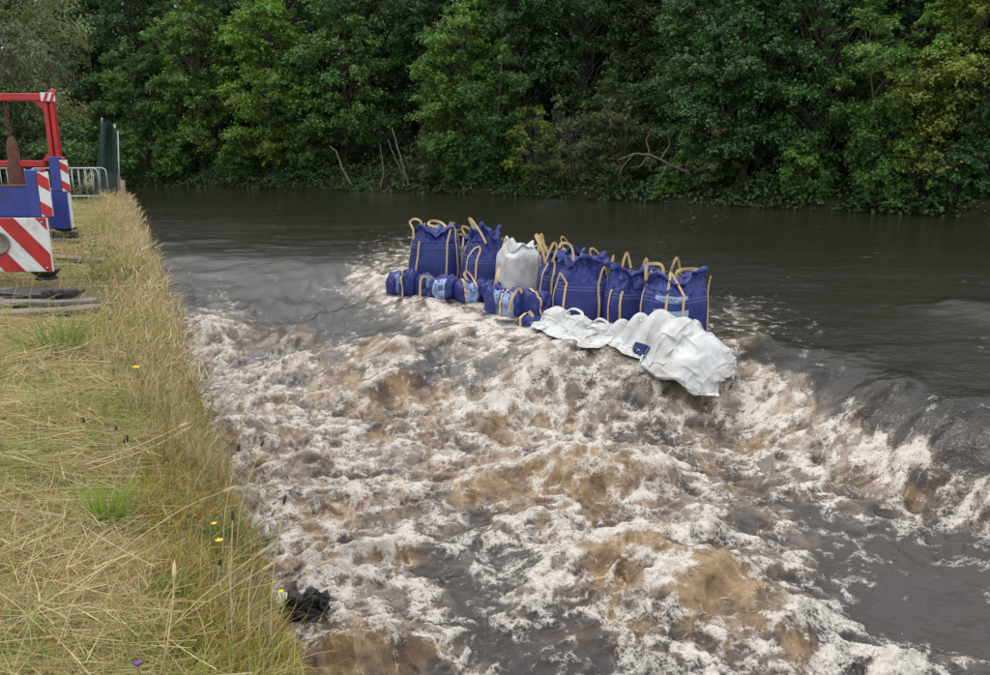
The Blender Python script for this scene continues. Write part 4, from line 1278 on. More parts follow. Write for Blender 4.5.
# ------------------------------------------------------------------ the white sheet: a burst bag lying over the weir's end
def white_sheet():
    sp = [(542, 12.7, .20), (553, 12.45, .42), (570, 12.15, .50), (588, 11.85, .46), (603, 11.62, .40), (617, 11.48, .30), (632, 11.32, .30), (648, 11.12, .44), (666, 10.88, .58), (684, 10.62, .68), (702, 10.36, .66), (717, 10.16, .52), (729, 10.0, .30)]
    C = smooth_path([Vector((X(u, y, 0), y, 0)) for u, y, a in sp], 10)
    m = len(C)
    half = np.interp(np.linspace(0, len(sp) - 1, m), range(len(sp)), [a for _, _, a in sp])
    nq = 56
    rs = np.random.RandomState(8)
    pos = np.zeros((m, nq, 3))
    for i in range(m):
        d = (C[min(i + 1, m - 1)] - C[max(i - 1, 0)]).normalized()
        sd_ = Vector((d.y, -d.x, 0))
        if sd_.y > 0: sd_ = -sd_
        q = np.linspace(-1, 1, nq)
        wob = 1 + .12 * math.sin(i * .23) + .08 * math.sin(i * .61 + 1)
        pos[i, :, 0] = C[i].x + sd_.x * q * half[i] * wob
        pos[i, :, 1] = C[i].y + sd_.y * q * half[i] * wob
    lumps = []
    for u, y, rx, ry, top, bot in ((557, 12.4, .34, .30, .30, -.4), (578, 12.1, .40, .32, .20, -.4), (600, 11.8, .34, .26, .14, -.4), (622, 11.6, .30, .20, .26, -.4), (640, 11.38, .32, .22, .40, -.4), (660, 11.12, .40, .36, .50, -.4), (682, 10.8, .50, .46, .44, -.4), (704, 10.5, .46, .42, .28, -.4), (690, 10.3, .35, .30, .05, -.4), (665, 10.4, .25, .2, -.05, -.4)):
        lumps.append((X(u, y, .1), y, rx, ry, top, bot))
    def floor(x, y):
        h = base_height(*to_sc(x, y)) + .05
        for lx, ly, rx, ry, top, bot in lumps:
            r2 = ((x - lx) / rx) ** 2 + ((y - ly) / ry) ** 2
            h = np.maximum(h, bot + (top - bot) * np.clip(1 - r2, 0, 1) ** .62)
        return h
    flat = pos.copy()
    # rest lengths: more cloth than room, so that it has to fold
    k_len = 1.42 + .14 * np.sin(np.linspace(0, 9, m))[:, None]
    r_a = np.linalg.norm(flat[1:] - flat[:-1], axis=2) * k_len[1:]
    r_b = np.linalg.norm(flat[:, 1:] - flat[:, :-1], axis=2) * 1.5
    r_a = np.clip(r_a, .012, .06)
    def diag(ra, rb):
        return np.sqrt(ra[:, :-1] ** 2 + rb[:-1] ** 2)
    r_d = diag(r_a, r_b)
    gx = fbm(flat[..., 0] * 3.1, flat[..., 1] * 3.1, 3, 5); 
    pos[..., 2] = floor(pos[..., 0], pos[..., 1]) + .12 + .14 * gx + .07 * fbm(flat[..., 0] * 9, flat[..., 1] * 9, 2, 6)
    pos += rs.normal(0, .004, pos.shape)
    prev = pos.copy()
    def con(A, B, rest, stiff):
        d = B - A
        l = np.maximum(np.linalg.norm(d, axis=-1), 1e-6)
        c = (d * (stiff * .5 * (l - rest) / l)[..., None])
        return c
    for step in range(170):
        vel = (pos - prev) * .93
        prev = pos.copy()
        pos = pos + vel
        pos[..., 2] -= .0011
        for it in range(5):
            for par in (0, 1):
                c = con(pos[par:-1:2], pos[par + 1::2][:len(pos[par:-1:2])], r_a[par::2][:len(pos[par:-1:2])], .95)
                n_ = len(c); pos[par:-1:2][:n_] += c; pos[par + 1::2][:n_] -= c
                A_, B_ = pos[:, par:-1:2], pos[:, par + 1::2]
                n_ = min(A_.shape[1], B_.shape[1]); c = con(A_[:, :n_], B_[:, :n_], r_b[:, par::2][:, :n_], .95)
                A_[:, :n_] += c; B_[:, :n_] -= c
            for par in (0, 1):
                A_, B_ = pos[par:-1:2, :-1], pos[par + 1::2, 1:]
                n_ = min(len(A_), len(B_)); c = con(A_[:n_], B_[:n_], r_d[par::2][:n_], .35)
                A_[:n_] += c; B_[:n_] -= c
                A_, B_ = pos[par:-1:2, 1:], pos[par + 1::2, :-1]
                n_ = min(len(A_), len(B_)); c = con(A_[:n_], B_[:n_], r_d[par::2][:n_], .35)
                A_[:n_] += c; B_[:n_] -= c
            h = floor(pos[..., 0], pos[..., 1]) + .008
            hit = pos[..., 2] < h
            pos[..., 2] = np.where(hit, h, pos[..., 2])
        # wet cloth clings: little sliding where it touches
        pos[..., :2] = np.where(hit[..., None], prev[..., :2] + .45 * (pos[..., :2] - prev[..., :2]), pos[..., :2])
        # light smoothing stands in for the cloth's stiffness
        sm = pos.copy()
        sm[1:-1] = .5 * pos[1:-1] + .25 * (pos[2:] + pos[:-2]); sm[:, 1:-1] = .5 * sm[:, 1:-1] + .25 * (sm[:, 2:] + sm[:, :-2])
        pos = pos * .98 + sm * .02
    ref = Vector((X(640, 11.3, 0), 11.3, -.34))
    nrm = np.zeros_like(pos)
    ga = np.gradient(pos, axis=0); gb = np.gradient(pos, axis=1)
    nrm = np.cross(ga, gb); nrm /= np.maximum(np.linalg.norm(nrm, axis=2), 1e-8)[..., None]
    nrm *= np.sign(nrm[..., 2].mean())
    P0 = pos - np.array(ref[:]); P1 = P0 - nrm * .005
    i, j = np.meshgrid(np.arange(m - 1), np.arange(nq - 1), indexing='ij')
    a = (i * nq + j).ravel()
    Ft = np.stack([a, a + 1, a + nq + 1, a + nq], 1)
    nn = m * nq
    rim = np.concatenate([np.arange(nq), np.arange(1, m) * nq + nq - 1, (m - 1) * nq + np.arange(nq - 2, -1, -1), np.arange(m - 2, 0, -1) * nq])
    Fr = np.stack([rim, np.roll(rim, -1), np.roll(rim, -1) + nn, rim + nn], 1)
    me = mesh_np('cloth', np.concatenate([P0.reshape(-1, 3), P1.reshape(-1, 3)]), np.concatenate([Ft, Ft[:, ::-1] + nn, Fr]), True)
    root = empty('white_sheet', ref)
    o = link('cloth', me, WHITE, root)
    sub = o.modifiers.new('smooth', 'SUBSURF'); sub.levels = 1; sub.render_levels = 1
    # blue printed corner near the front hem
    i0, i1, j0, j1 = int(m * .57), int(m * .66), nq - 15, nq - 3
    blk = (P0 + nrm * .007)[i0:i1, j0:j1]
    bi, bj = np.meshgrid(np.arange(i1 - i0 - 1), np.arange(j1 - j0 - 1), indexing='ij')
    a = (bi * (j1 - j0) + bj).ravel()
    link('blue_print', mesh_np('blue_print', blk.reshape(-1, 3), np.stack([a, a + 1, a + (j1 - j0) + 1, a + (j1 - j0)], 1), True), BLUE, root)
    for pp in (((565, 313), (572, 309), (580, 313), (579, 321)), ((592, 325), (598, 319), (606, 324), (600, 331))):
        y = 12.15
        path = smooth_path([Vector((X(u_, y, .2), y - .12 * k, Z(v_, y - .12 * k))) - ref for k, (u_, v_) in enumerate(pp)], 5)
        strap_mesh(path, [Vector((0, -.6, .8))] * len(path), .022, .01).build('strap_end', WHITE, root)
    tag(root, 'crumpled white sheet of a burst bag draped over the downstream foot of the row', 'sheet')
white_sheet()

# ------------------------------------------------------------------ wet black rock at the near bank
def wet_rock():
    rs = np.random.RandomState(5)
    c = at(304, 606, -.80)
    root = empty('rock', (c.x, c.y, c.z - .10))
    root.scale = (.92, .92, .85)
    m, nt, bs, out = nodes_of('wet_rock')
    tc = N(nt, 'ShaderNodeTexCoord')
    f = noise_n(nt, tc.outputs['Object'], 9, 8, .7)
    L(nt, mixc(nt, ramp_n(nt, f, .4, .7), (.012, .012, .013), (.05, .05, .045)), bs.inputs['Base Color'])
    bs.inputs['Roughness'].default_value = .25
    L(nt, bump_n(nt, f, .8, .04), bs.inputs['Normal'])
    def lump(ctr, rx, ry, rz, seed):
        nu, nv = 26, 34
        V, F = [], []
        for i in range(nu + 1):
            ph = math.pi * (i / nu - .5)
            for j in range(nv):
                th = 2 * math.pi * j / nv
                d = np.array([math.cos(ph) * math.cos(th), math.cos(ph) * math.sin(th), math.sin(ph)])
                k = 1 + .55 * float(perlin(np.array(d[0] * 1.9 + seed), np.array(d[1] * 1.9 + d[2] * 2.3), seed)) - .35 * abs(float(perlin(np.array(d[0] * 4 + d[2] * 3), np.array(d[1] * 4 - seed), seed + 3)))
                V.append(Vector((d[0] * rx * k, d[1] * ry * k, d[2] * rz * k)) + Vector(ctr))
        for i in range(nu):
            for j in range(nv):
                p, q = i * nv + j, i * nv + (j + 1) % nv
                F.append((p, q, q + nv, p + nv))
        return V, F
    mb = MB()
    for k, a in enumerate((((0, 0, .10), .17, .14, .16), ((.13, .03, .13), .10, .09, .12), ((-.14, -.02, .06), .10, .1, .11), ((.04, -.08, .04), .12, .08, .10))):
        mb.add(*lump(*a, seed=k + 2), True)
    o = mb.build('stone', m, root)
    tag(root, 'jagged black wet rock poking out of the foam beside the near bank', 'rock')
wet_rock()
# ================================================================== crane rig, barriers, timbers on the near bank
RBLUE = simple('blue_paint', (.030, .052, .27), (.030, .040, .15), .42, 5, bump=.10, lo=.45, hi=.72)
RRED = simple('red_paint', (.50, .022, .022), (.36, .02, .02), .45, 6, bump=.08)
RWHITE = simple('white_paint', (.72, .72, .70), (.50, .47, .42), .45, 7, bump=.05, lo=.48, hi=.78)
GALV = simple('galvanised_steel', (.52, .54, .55), (.40, .42, .43), .42, 12, metal=.55, bump=.08)
RUST = simple('rust', (.16, .065, .035), (.095, .045, .03), .85, 14, bump=.6)
BLACK = simple('black_rubber', (.018, .018, .019), (.035, .034, .032), .7, 12, bump=.4)
TIMBER = simple('weathered_timber', (.25, .205, .15), (.15, .12, .09), .9, 5, bump=.6, bscale=22)
TIMBER2 = simple('grey_timber', (.22, .205, .18), (.13, .12, .105), .9, 6, bump=.6, bscale=20)

def clip(poly, fn):
    """part of the polygon where fn(p) >= 0"""
    out = []
    for i, p in enumerate(poly):
        q = poly[(i + 1) % len(poly)]
        a, b = fn(p), fn(q)
        if a >= 0: out.append(p)
        if (a >= 0) != (b >= 0):
            t = a / (a - b); out.append((p[0] + (q[0] - p[0]) * t, p[1] + (q[1] - p[1]) * t))
    return out

YN, YF = 9.5, 15.1

def rig():
    root = empty('crane_rig', (-9.6, 12.3, BANK_Z))
    o = Vector((-9.6, 12.3, BANK_Z))
    def P(x, y, z): return Vector((x, y, z)) - o
    # ---- near outrigger: striped end plate
    x0, x1, z0, z1 = -6.62, X(49, YN, 1.6), Z(272, YN), Z(218, YN)
    pl = MB().box(P((x0 + x1) / 2, YN + .03, (z0 + z1) / 2), (x1 - x0, .05, z1 - z0), None, .008).build('striped_plate', RWHITE, root)
    rect = [(x0, z0), (x1, z0), (x1, z1), (x0, z1)]
    k0 = X(13.5, YN, 1.9)
    for j in range(-5, 5):
        lo, hi = k0 - .25 + .5 * j, k0 + .5 * j
        g = lambda p: p[0] - (z1 - p[1]) * .89
        pg = clip(clip(rect, lambda p: g(p) - lo), lambda p: hi - g(p))
        if len(pg) >= 3:
            MB().prism([(a, b) for a, b in pg], P(0, YN + .002, 0), (1, 0, 0), (0, 0, 1), (0, -1, 0), .003).build('red_stripe', RRED, pl)
    hx, hz = X(-1, YN, 1.6), Z(243, YN)
    MB().lathe([(.001, 0), (.125, 0), (.135, -.004), (.135, -.02), (.118, -.022), (.115, -.008), (.001, -.008)], P(hx, YN - .001, hz), 28, 'y').build('round_boss', simple('dull_steel', (.27, .25, .21), (.19, .17, .14), .6, 9, metal=.2), pl)
    for bx in (x0 + .05, x0 + .6, x1 - .05):
        for bz in (z0 + .05, z1 - .05):
            MB().lathe([(.001, 0), (.016, 0), (.016, -.008), (.010, -.014), (.001, -.014)][::-1], P(bx, YN - .002, bz), 6, 'y').build('bolt', GALV, pl)
    # beam behind the plate, running back to the chassis
    MB().box(P(-7.5, YN + .34, (z0 + z1) / 2 + .03), (3.2, .5, .42), None, .01).build('outrigger_beam', RBLUE, root)
    # blue upper panel, upright and narrow striped board
    zt = Z(187, YN + .1)
    MB().box(P((X(24, YN, 2) - 7.3) / 2, YN + .2, (z1 + zt) / 2 + .004), (X(24, YN, 2) + 7.3, .12, zt - z1), None, .006).build('side_panel', RBLUE, root)
    MB().box(P((X(24, YN, 2) - 7.3) / 2, YN + .2, zt + .012), (X(24, YN, 2) + 7.3, .14, .016)).build('rusty_edge', RUST, root)
    xu0, xu1 = X(23.5, YN, 2.2), X(36, YN, 2.2)
    zu = Z(170, YN + .1)
    up = MB().box(P((xu0 + xu1) / 2, YN + .17, (zu + z1) / 2 + .004), (xu1 - xu0, .22, zu - z1), None, .012).build('upright', RBLUE, root)
    def marker(xa, xb, y, za, zb, parent, yaw):
        rot = Matrix.Rotation(yaw, 3, 'Z')
        cx = Vector(((xa + xb) / 2, y, (za + zb) / 2))
        mk = MB().box(P(*cx), (xb - xa, .03, zb - za), rot, .004).build('marker_board', RWHITE, parent)
        ex, ey = rot @ Vector((1, 0, 0)), rot @ Vector((0, -1, 0))
        hw, hh = (xb - xa) / 2, (zb - za) / 2
        for lo in (-.27, .07, .41):
            pg = clip(clip([(-hw, -hh), (hw, -hh), (hw, hh), (-hw, hh)], lambda p: (p[1] + p[0] * .7) + hh - (lo + hh)), lambda p: lo + hh + .15 - (p[1] + p[0] * .7) - hh)
            if len(pg) >= 3:
                MB().prism(pg, P(*cx) + ey * .0152, ex, (0, 0, 1), ey, .003).build('red_stripe', RRED, mk)
        MB().lathe([(.001, .0), (.028, 0), (.03, .02), (.02, .045), (.001, .05)], P(cx.x, cx.y, zb), 10).build('lamp', RRED, mk)
    marker(xu1 + .002, X(46.5, YN, 2.2), YN + .08, z1 + .01, Z(172, YN), up, rad(12))
    # jack: cylinder, flange and foot on the mats
    fx = X(37, YN, 1.2)
    jk = MB().lathe([(.17, z0 - BANK_Z), (.16, z0 - .02 - BANK_Z), (.09, z0 - .08 - BANK_Z), (.05, z0 - .10 - BANK_Z), (.05, .155), (.11, .15), (.13, .125), (.13, .11)], P(fx, YN + .2, BANK_Z), 20).build('jack_foot', BLACK, root)
    # ---- far outrigger
    fx0, fx1, fz0, fz1 = X(45, YF, 1.6), X(68.5, YF, 1.6), Z(229, YF), Z(192, YF)
    MB().box(P((fx1 - 11.4) / 2, YF + .08, (fz0 + fz1) / 2), (fx1 + 11.4, .14, fz1 - fz0), None, .012).build('outrigger_beam', RBLUE, root)
    MB().box(P(fx1 + .006, YF + .08, (fz0 + fz1) / 2), (.012, .10, fz1 - fz0 - .04)).build('end_cap', RWHITE, root)
    uf0, uf1 = X(50, YF, 2.2), X(60, YF, 2.2)
    upf = MB().box(P((uf0 + uf1) / 2, YF + .14, (Z(157, YF) + fz1) / 2 + .004), (uf1 - uf0, .26, Z(157, YF) - fz1), None, .012).build('upright', RBLUE, root)
    marker(uf1 + .003, X(67.5, YF, 2.2), YF + .05, fz1 + .01, Z(160, YF), upf, rad(14))
    ffx = X(60, YF, 1.2)
    MB().lathe([(.20, fz0 - BANK_Z), (.18, fz0 - .03 - BANK_Z), (.075, fz0 - .06 - BANK_Z), (.06, .07), (.16, .06), (.17, .045)], P(ffx, YF + .22, BANK_Z), 20).build('jack_foot', BLACK, root)
    # ---- chassis behind the picture's edge
    MB().box(P(-9.0, (YN + YF) / 2 + .3, 1.78), (.9, YF - YN + 1.6, .36), None, .02).build('chassis_rail', RBLUE, root)
    # ---- red lifting frame on the far outrigger
    yr = YF + .22
    xr0, xr1 = X(48, yr, 3), X(57, yr, 3)
    zt, zb = Z(93.5, yr), Z(101, yr)
    w2 = (xr1 - xr0) * .42
    MB().box(P(xr0 + w2 / 2, yr, (zb + fz1) / 2), (w2, .12, zb - fz1 - .004), None, .01).build('frame_post', RRED, root)
    MB().box(P(xr1 - w2 / 2, yr + .03, (zb + fz1) / 2), (w2, .12, zb - fz1 - .004), None, .01).build('frame_post', RRED, root)
    MB().box(P((xr1 - 11.6) / 2, yr, (zt + zb) / 2), (xr1 + 11.6, .15, zt - zb), None, .012).build('frame_beam', RRED, root)
    MB().box(P((X(46, yr, 2.4) - 11.6) / 2, yr + .02, (Z(160.5, yr) + Z(167, yr)) / 2), (X(46, yr, 2.4) + 11.6, .11, Z(160.5, yr) - Z(167, yr)), None, .012).build('frame_rail', RRED, root)
    MB().box(P(-11.5, yr, (zb + fz1) / 2), (.14, .14, zb - fz1 - .004), None, .01).build('frame_post', RRED, root)
    MB().prism([(0, 0), (-.19, 0), (0, -.19)], P(xr0, yr - .03, zb), (1, 0, 0), (0, 0, 1), (0, 1, 0), .05).build('gusset', RRED, root)
    MB().prism([(0, 0), (-.16, 0), (0, .16)], P(xr0, yr - .03, Z(160.5, yr)), (1, 0, 0), (0, 0, 1), (0, 1, 0), .05).build('gusset', RRED, root)
    cap = MB().box(P(X(50, yr, 3.7), yr - .09, (zt + zb) / 2), (.26, .02, .15), None, .004).build('corner_marker', RWHITE, root)
    for dx in (-.09, .03):
        MB().prism([(0, -.07), (.06, -.07), (.12, .07), (.06, .07)], P(X(50, yr, 3.7) + dx, yr - .101, (zt + zb) / 2), (1, 0, 0), (0, 0, 1), (0, -1, 0), .003).build('red_stripe', RRED, cap)
    MB().lathe([(.05, 0), (.055, .03), (.04, .07), (.001, .09)], P(X(53, yr, 3.7), yr, zt), 12).build('beacon', RRED, root)
    # chain of real links, then the rusty weight
    xc = X(9, yr, 3)
    zc, ztop = Z(137, yr), zb
    n = 9
    step = (ztop - zc) / n
    for i in range(n):
        mb = MB()
        r = .035; hl = step * .42
        pts = []
        for k in range(17):
            t = 2 * math.pi * k / 16
            a, b = r * math.cos(t), hl * math.sin(t) + (.02 if math.sin(t) > 0 else -.02)
            pts.append(P(xc + (a if i % 2 else 0) + .02 * math.sin(i), yr + (0 if i % 2 else a), ztop - step * (i + .5) + b))
        mb.tube(pts, .012, 6, False).build('chain_link', RUST, root)
    zw = Z(188, yr)
    MB().lathe([(.03, zc - zw), (.07, zc - zw - .05), (.10, zc - zw - .2), (.10, .5), (.14, .35), (.15, .05), (.13, 0)], P(xc + .03, yr, zw), 14).build('rusty_weight', RUST, root)
    tag(root, 'blue crane rig with red lifting frame and red and white striped outriggers at the bank', 'crane')
rig()

# ---- timbers under the jacks, each one a thing of its own
def plank(name, label, p0, p1, w, t, mat, cat, group, bend=0.0, seed=1):
    rs = np.random.RandomState(seed)
    p0, p1 = Vector(p0), Vector(p1)
    root_loc = (p0 + p1) / 2
    d = (p1 - p0).normalized(); sd = Vector((d.y, -d.x, 0)).normalized(); up = sd.cross(d)
    if up.z < 0: up = -up
    n = 14
    V, F = [], []
    for i in range(n + 1):
        q = p0.lerp(p1, i / n) - root_loc + up * bend * (4 * (i / n - .5) ** 2)
        ww = w / 2 * (1 + rs.uniform(-.07, .04)); tt = t * (1 + rs.uniform(-.1, .05))
        for a, b in ((-1, .15), (-.85, 0), (.85, 0), (1, .15), (1, .85), (.85, 1), (-.85, 1), (-1, .85)):
            V.append(q + sd * a * ww + up * b * tt)
    for i in range(n):
        for k in range(8):
            a, b = i * 8 + k, i * 8 + (k + 1) % 8
            F.append((a, b, b + 8, a + 8))
    F.append(tuple(range(7, -1, -1))); F.append(tuple(n * 8 + k for k in range(8)))
    o = MB().add(V, F).build(name, mat, None)
    o.location = root_loc
    tag(o, label, cat, group)
    return o
GT = 'boards and mats under the jacks'
def gp(u, v, z=BANK_Z): 
    p = at(u, v, z); return (p.x, p.y, z)
plank('timber_board', 'pale bowed timber board nearest the viewer under the striped plate', gp(-40, 318, 1.04), gp(112, 311, 1.07), .26, .05, TIMBER, 'board', GT, .03, 1)
plank('timber_board', 'long grey board just behind the pale bowed one', gp(-40, 305, 1.08), gp(104, 305, 1.10), .20, .05, TIMBER2, 'board', GT, .03, 2)
plank('timber_board', 'thin slanting board resting under the near jack pad', gp(-30, 287, 1.10), gp(74, 300, 1.09), .16, .04, TIMBER2, 'board', GT, .02, 3)
plank('timber_board', 'flat weathered board behind the near jack', gp(30, 256, 1.06), gp(107, 263, 1.06), .24, .05, TIMBER, 'board', GT, .01, 4)
plank('timber_board', 'grey board lying under the flat weathered one', gp(20, 267, 1.04), gp(100, 268, 1.04), .16, .05, TIMBER2, 'board', GT, .01, 5)
plank('jack_pad', 'black mat under the near jack foot', gp(8, 293, 1.12), gp(72, 296, 1.12), .46, .045, BLACK, 'mat', GT, .0, 6)
plank('jack_pad', 'grey mat under the far jack foot', gp(44, 240, 1.05), gp(88, 241, 1.05), .5, .04, TIMBER2, 'mat', GT, .0, 7)
for k, u in enumerate((49, 60, 71)):
    p = at(u, 296, 1.17)
    mb = MB().lathe([(.06, 0), (.075, .02), (.07, .07), (.04, .085), (.001, .085)], (0, 0, 0), 12)
    o = mb.build('rubber_block', BLACK); o.location = (p.x, p.y, 1.165); tag(o, ('black rubber lump on the near mat next to the jack foot', 'middle black rubber lump on the near mat', 'black rubber lump at the near mat\'s outer end')[k], 'block', GT)
for k, u in enumerate((52, 68, 74)):
    p = at(u, 237.5, 1.1)
    mb = MB().lathe([(.07, 0), (.09, .03), (.08, .10), (.04, .12), (.001, .12)], (0, 0, 0), 12)
    o = mb.build('rubber_block', BLACK); o.location = (p.x, p.y, 1.09); tag(o, ('black rubber lump on the far mat, left of its jack foot', 'black rubber lump on the far mat, right of its jack foot', 'outermost black rubber lump on the far mat')[k], 'block', GT)

# ---- crowd barriers
def barrier(x0, x1, y, label, rz=0.0, zt=2.13):
    root = empty('crowd_barrier', (x1, y, BANK_Z), rz)
    w, h = x1 - x0, zt - BANK_Z
    def corner(cx, cz, a0, a1, r=.14):
        return [Vector((cx + r * math.cos(a0 + (a1 - a0) * i / 6), 0, cz + r * math.sin(a0 + (a1 - a0) * i / 6))) for i in range(7)]
    path = [Vector((0, 0, .02))] + corner(-.14, h - .14, 0, math.pi / 2) + corner(-w + .14, h - .14, math.pi / 2, math.pi) + [Vector((-w, 0, .02))]
    MB().tube(path, .021, 8).build('frame', GALV, root)
    MB().tube([(-w, 0, .2), (0, 0, .2)], .018, 8).build('bottom_rail', GALV, root)
    bar = None
    nb = int(w / .20)
    for i in range(1, nb):
        if bar is None:
            bar = MB().tube([(0, 0, .2), (0, 0, h - .01)], .012, 6).build('bar', GALV, root); b = bar
        else:
            b = bar.copy(); col.objects.link(b); b.parent = root
        b.location = (-w * i / nb, 0, 0)
    for fx in (-.35, -w + .35):
        MB().tube([(fx, -.28, .0), (fx, -.2, .03), (fx, 0, .2), (fx, .2, .03), (fx, .28, 0)], .015, 6).build('foot', GALV, root)
    tag(root, label, 'barrier', 'crowd barriers along the bank end')
barrier(-14.75, X(99, 26.0, 1.6), 26.0, 'front galvanised crowd barrier, its end just left of the netting')
barrier(-14.9, X(107.5, 26.3, 1.6), 26.3, 'rear galvanised crowd barrier overlapping the front one, nearest the water', rad(2))
barrier(-17.3, -14.95, 26.05, 'galvanised crowd barrier behind the rusty weight and blue panel', rad(-2))

# ---- dark green netting on poles, with a pale timber post beside it
def netting():
    y0 = 26.9
    root = empty('netting_screen', (X(108, y0, 2), y0, BANK_Z - .1))
    o = root.location.copy()
    m, nt, bs, out = nodes_of('green_netting')
    bs.inputs['Base Color'].default_value = (.018, .050, .040, 1); bs.inputs['Roughness'].default_value = .8
    tr = N(nt, 'ShaderNodeBsdfTransparent'); mx = N(nt, 'ShaderNodeMixShader'); mx.inputs[0].default_value = .72
    L(nt, tr.outputs[0], mx.inputs[1]); L(nt, bs.outputs[0], mx.inputs[2]); L(nt, mx.outputs[0], out.inputs[0])
    V, F = [], []
    nu, nv = 16, 24
    for th in (0, .012):
        for i in range(nu + 1):
            for j in range(nv + 1):
                a, b = i / nu, j / nv
                ul = 93 + 9 * b ** 1.2; ur = 118 - 2 * b
                u = ul + (ur - ul) * a
                v = 196 - (78 - 9 * a) * b + 2 * math.sin(a * 9) * b
                y = y0 + .10 * math.sin(a * 11 + b * 2) * (.3 + b) + .25 * a + th
                V.append(Vector((X(u, y, Z(v, y)), y, Z(v, y))) - o)
    st = (nu + 1) * (nv + 1)
    for k in range(2):
        for i in range(nu):
            for j in range(nv):
                a = k * st + i * (nv + 1) + j
                F.append((a, a + nv + 1, a + nv + 2, a + 1))
    MB().add(V, F, True).build('net', m, root)
    for u, vt, vb in ((116.5, 124, 198), (119.5, 131, 200), (101, 118, 196)):
        y = y0 + .3
        MB().tube([Vector((X(u - (2 if u > 110 else -1), y, Z(vt, y)), y, Z(vt, y))) - o, Vector((X(u, y, 1), y, BANK_Z - .2)) - o], .03, 8).build('pole', GALV, root)
    tag(root, 'dark green netting hung on thin poles at the barrier\'s end', 'netting')
    y = 25.2
    p = Vector((X(123, y, 1.4), y, BANK_Z - .1))
    o2 = MB().box((0, 0, .38), (.11, .11, .9), Matrix.Rotation(.06, 3, 'Y'), .012).build('timber_post', simple('pale_timber', (.42, .36, .28), (.30, .25, .19), .9, 6, bump=.5)); o2.location = p
    tag(o2, 'short pale timber post at the bank edge beside the netting', 'post')
netting()
# ================================================================== grass on the near bank
def blade_material(name, trans=.25):
    m, nt, bs, out = nodes_of(name)
    a = N(nt, 'ShaderNodeAttribute', attribute_name='tint')
    L(nt, a.outputs['Color'], bs.inputs['Base Color'])
    bs.inputs['Roughness'].default_value = .6
    bs.inputs['Specular IOR Level'].default_value = .3
    tr = N(nt, 'ShaderNodeBsdfTranslucent'); L(nt, a.outputs['Color'], tr.inputs['Color'])
    mx = N(nt, 'ShaderNodeMixShader'); mx.inputs[0].default_value = trans
    L(nt, bs.outputs[0], mx.inputs[1]); L(nt, tr.outputs[0], mx.inputs[2]); L(nt, mx.outputs[0], out.inputs[0])
    return m
BLADE = blade_material('grass_blades')
grs = np.random.RandomState(12)

def blades(name, P, h, lean, bend, width, tint, seg=3):
    """curved tapering ribbons. P base points, h length, lean (n,2) initial sideways share, bend (n,2) extra share towards the tip"""
    n = len(P)
    ts = np.linspace(0, 1, seg + 1)
    pts = np.zeros((n, seg + 1, 3))
    pts[:, 0] = P
    dirv = None
    for k in range(seg):
        t = (k + .5) / seg
        hor = lean + bend * t
        mag = np.linalg.norm(hor, axis=1)
        d = np.concatenate([hor, np.maximum(.04, 1 - .75 * mag)[:, None]], 1)
        d /= np.linalg.norm(d, axis=1)[:, None]
        pts[:, k + 1] = pts[:, k] + d * (h / seg)[:, None]
        if k == 0: dirv = d
    ax = grs.normal(0, 1, (n, 3)); ax[:, 2] *= .5
    w = np.cross(dirv, ax); w /= np.maximum(np.linalg.norm(w, axis=1), 1e-6)[:, None]
    V = []
    for k in range(seg + 1):
        ww = (width * (1 - .88 * (k / seg) ** 1.5))[:, None] * .5
        V.append(pts[:, k] - w * ww); V.append(pts[:, k] + w * ww)
    V = np.stack(V, 1)                      # n, 2*(seg+1), 3
    m = 2 * (seg + 1)
    base = np.arange(n)[:, None] * m
    F = np.concatenate([base + np.array([[2 * k, 2 * k + 1, 2 * k + 3, 2 * k + 2]]) for k in range(seg)], 0)
    me = mesh_np(name, V.reshape(-1, 3), F)
    set_col(me, 'tint', np.repeat(tint, m, 0))
    me.materials.append(BLADE)
    return me

def scatter(n, dmin, dmax, emax, emin=-.05, power=1.0):
    """points on the bank: e metres inland, seen from the viewpoint, thinner with distance"""
    out = []
    tot = 0
    while tot < n:
        k = n * 3
        t = grs.rand(k)
        y = dmin * (dmax / dmin) ** (t ** power)
        e = emin + (emax - emin) * grs.rand(k) * np.clip(y / 4.0, .6, 3) / 1.0
        l = None
        # position along the edge so that the forward distance is y
        c = C_EDGE - e
        # y = FY*s + RY*c  ->  s
        s = (y - RY * c) / FY
        x = FX * s + RX * c
        ok = (x > -.74 * y - .9) & (e < emax * 3)
        a = np.stack([x, y, e, -s], 1)[ok]
        out.append(a); tot += len(a)
    return np.concatenate(out)[:n]

def tints(n, cols, wts, var=.25):
    cols = np.array(cols); k = grs.choice(len(cols), n, p=np.array(wts) / sum(wts))
    return cols[k] * 1.13 * grs.uniform(1 - var, 1 + var, (n, 1)) * np.stack([grs.uniform(.93, 1.07, n), np.ones(n), grs.uniform(.85, 1.15, n)], 1)

STRAW = [(.50, .38, .18), (.60, .48, .26), (.40, .29, .13), (.46, .38, .17)]
GREEN = [(.20, .26, .055), (.28, .32, .075), (.38, .39, .12), (.13, .19, .04)]

def off_boards(a, keep=.2):
    """thin the grass where the boards and mats lie"""
    x, y = a[:, 0], a[:, 1]
    b = ((x < -3.9 + .2 * (y - 8)) & (y > 7.7) & (y < 10.3)) | ((x < -5.7) & (y > 11.3) & (y < 12.9)) | ((x < -7.3) & (y > 13.9) & (y < 15.9))
    return a[~b | (grs.rand(len(a)) < keep)]

def base_z(a):
    return bank_height(np.clip(a[:, 2], 0, 99), a[:, 3]) - .015

def stuff(name, me, label):
    tag(link(name, me), label, kind='stuff')

def patch(a, seed, sc=.7):
    return fbm(a[:, 0] * sc, a[:, 1] * sc, 3, seed)

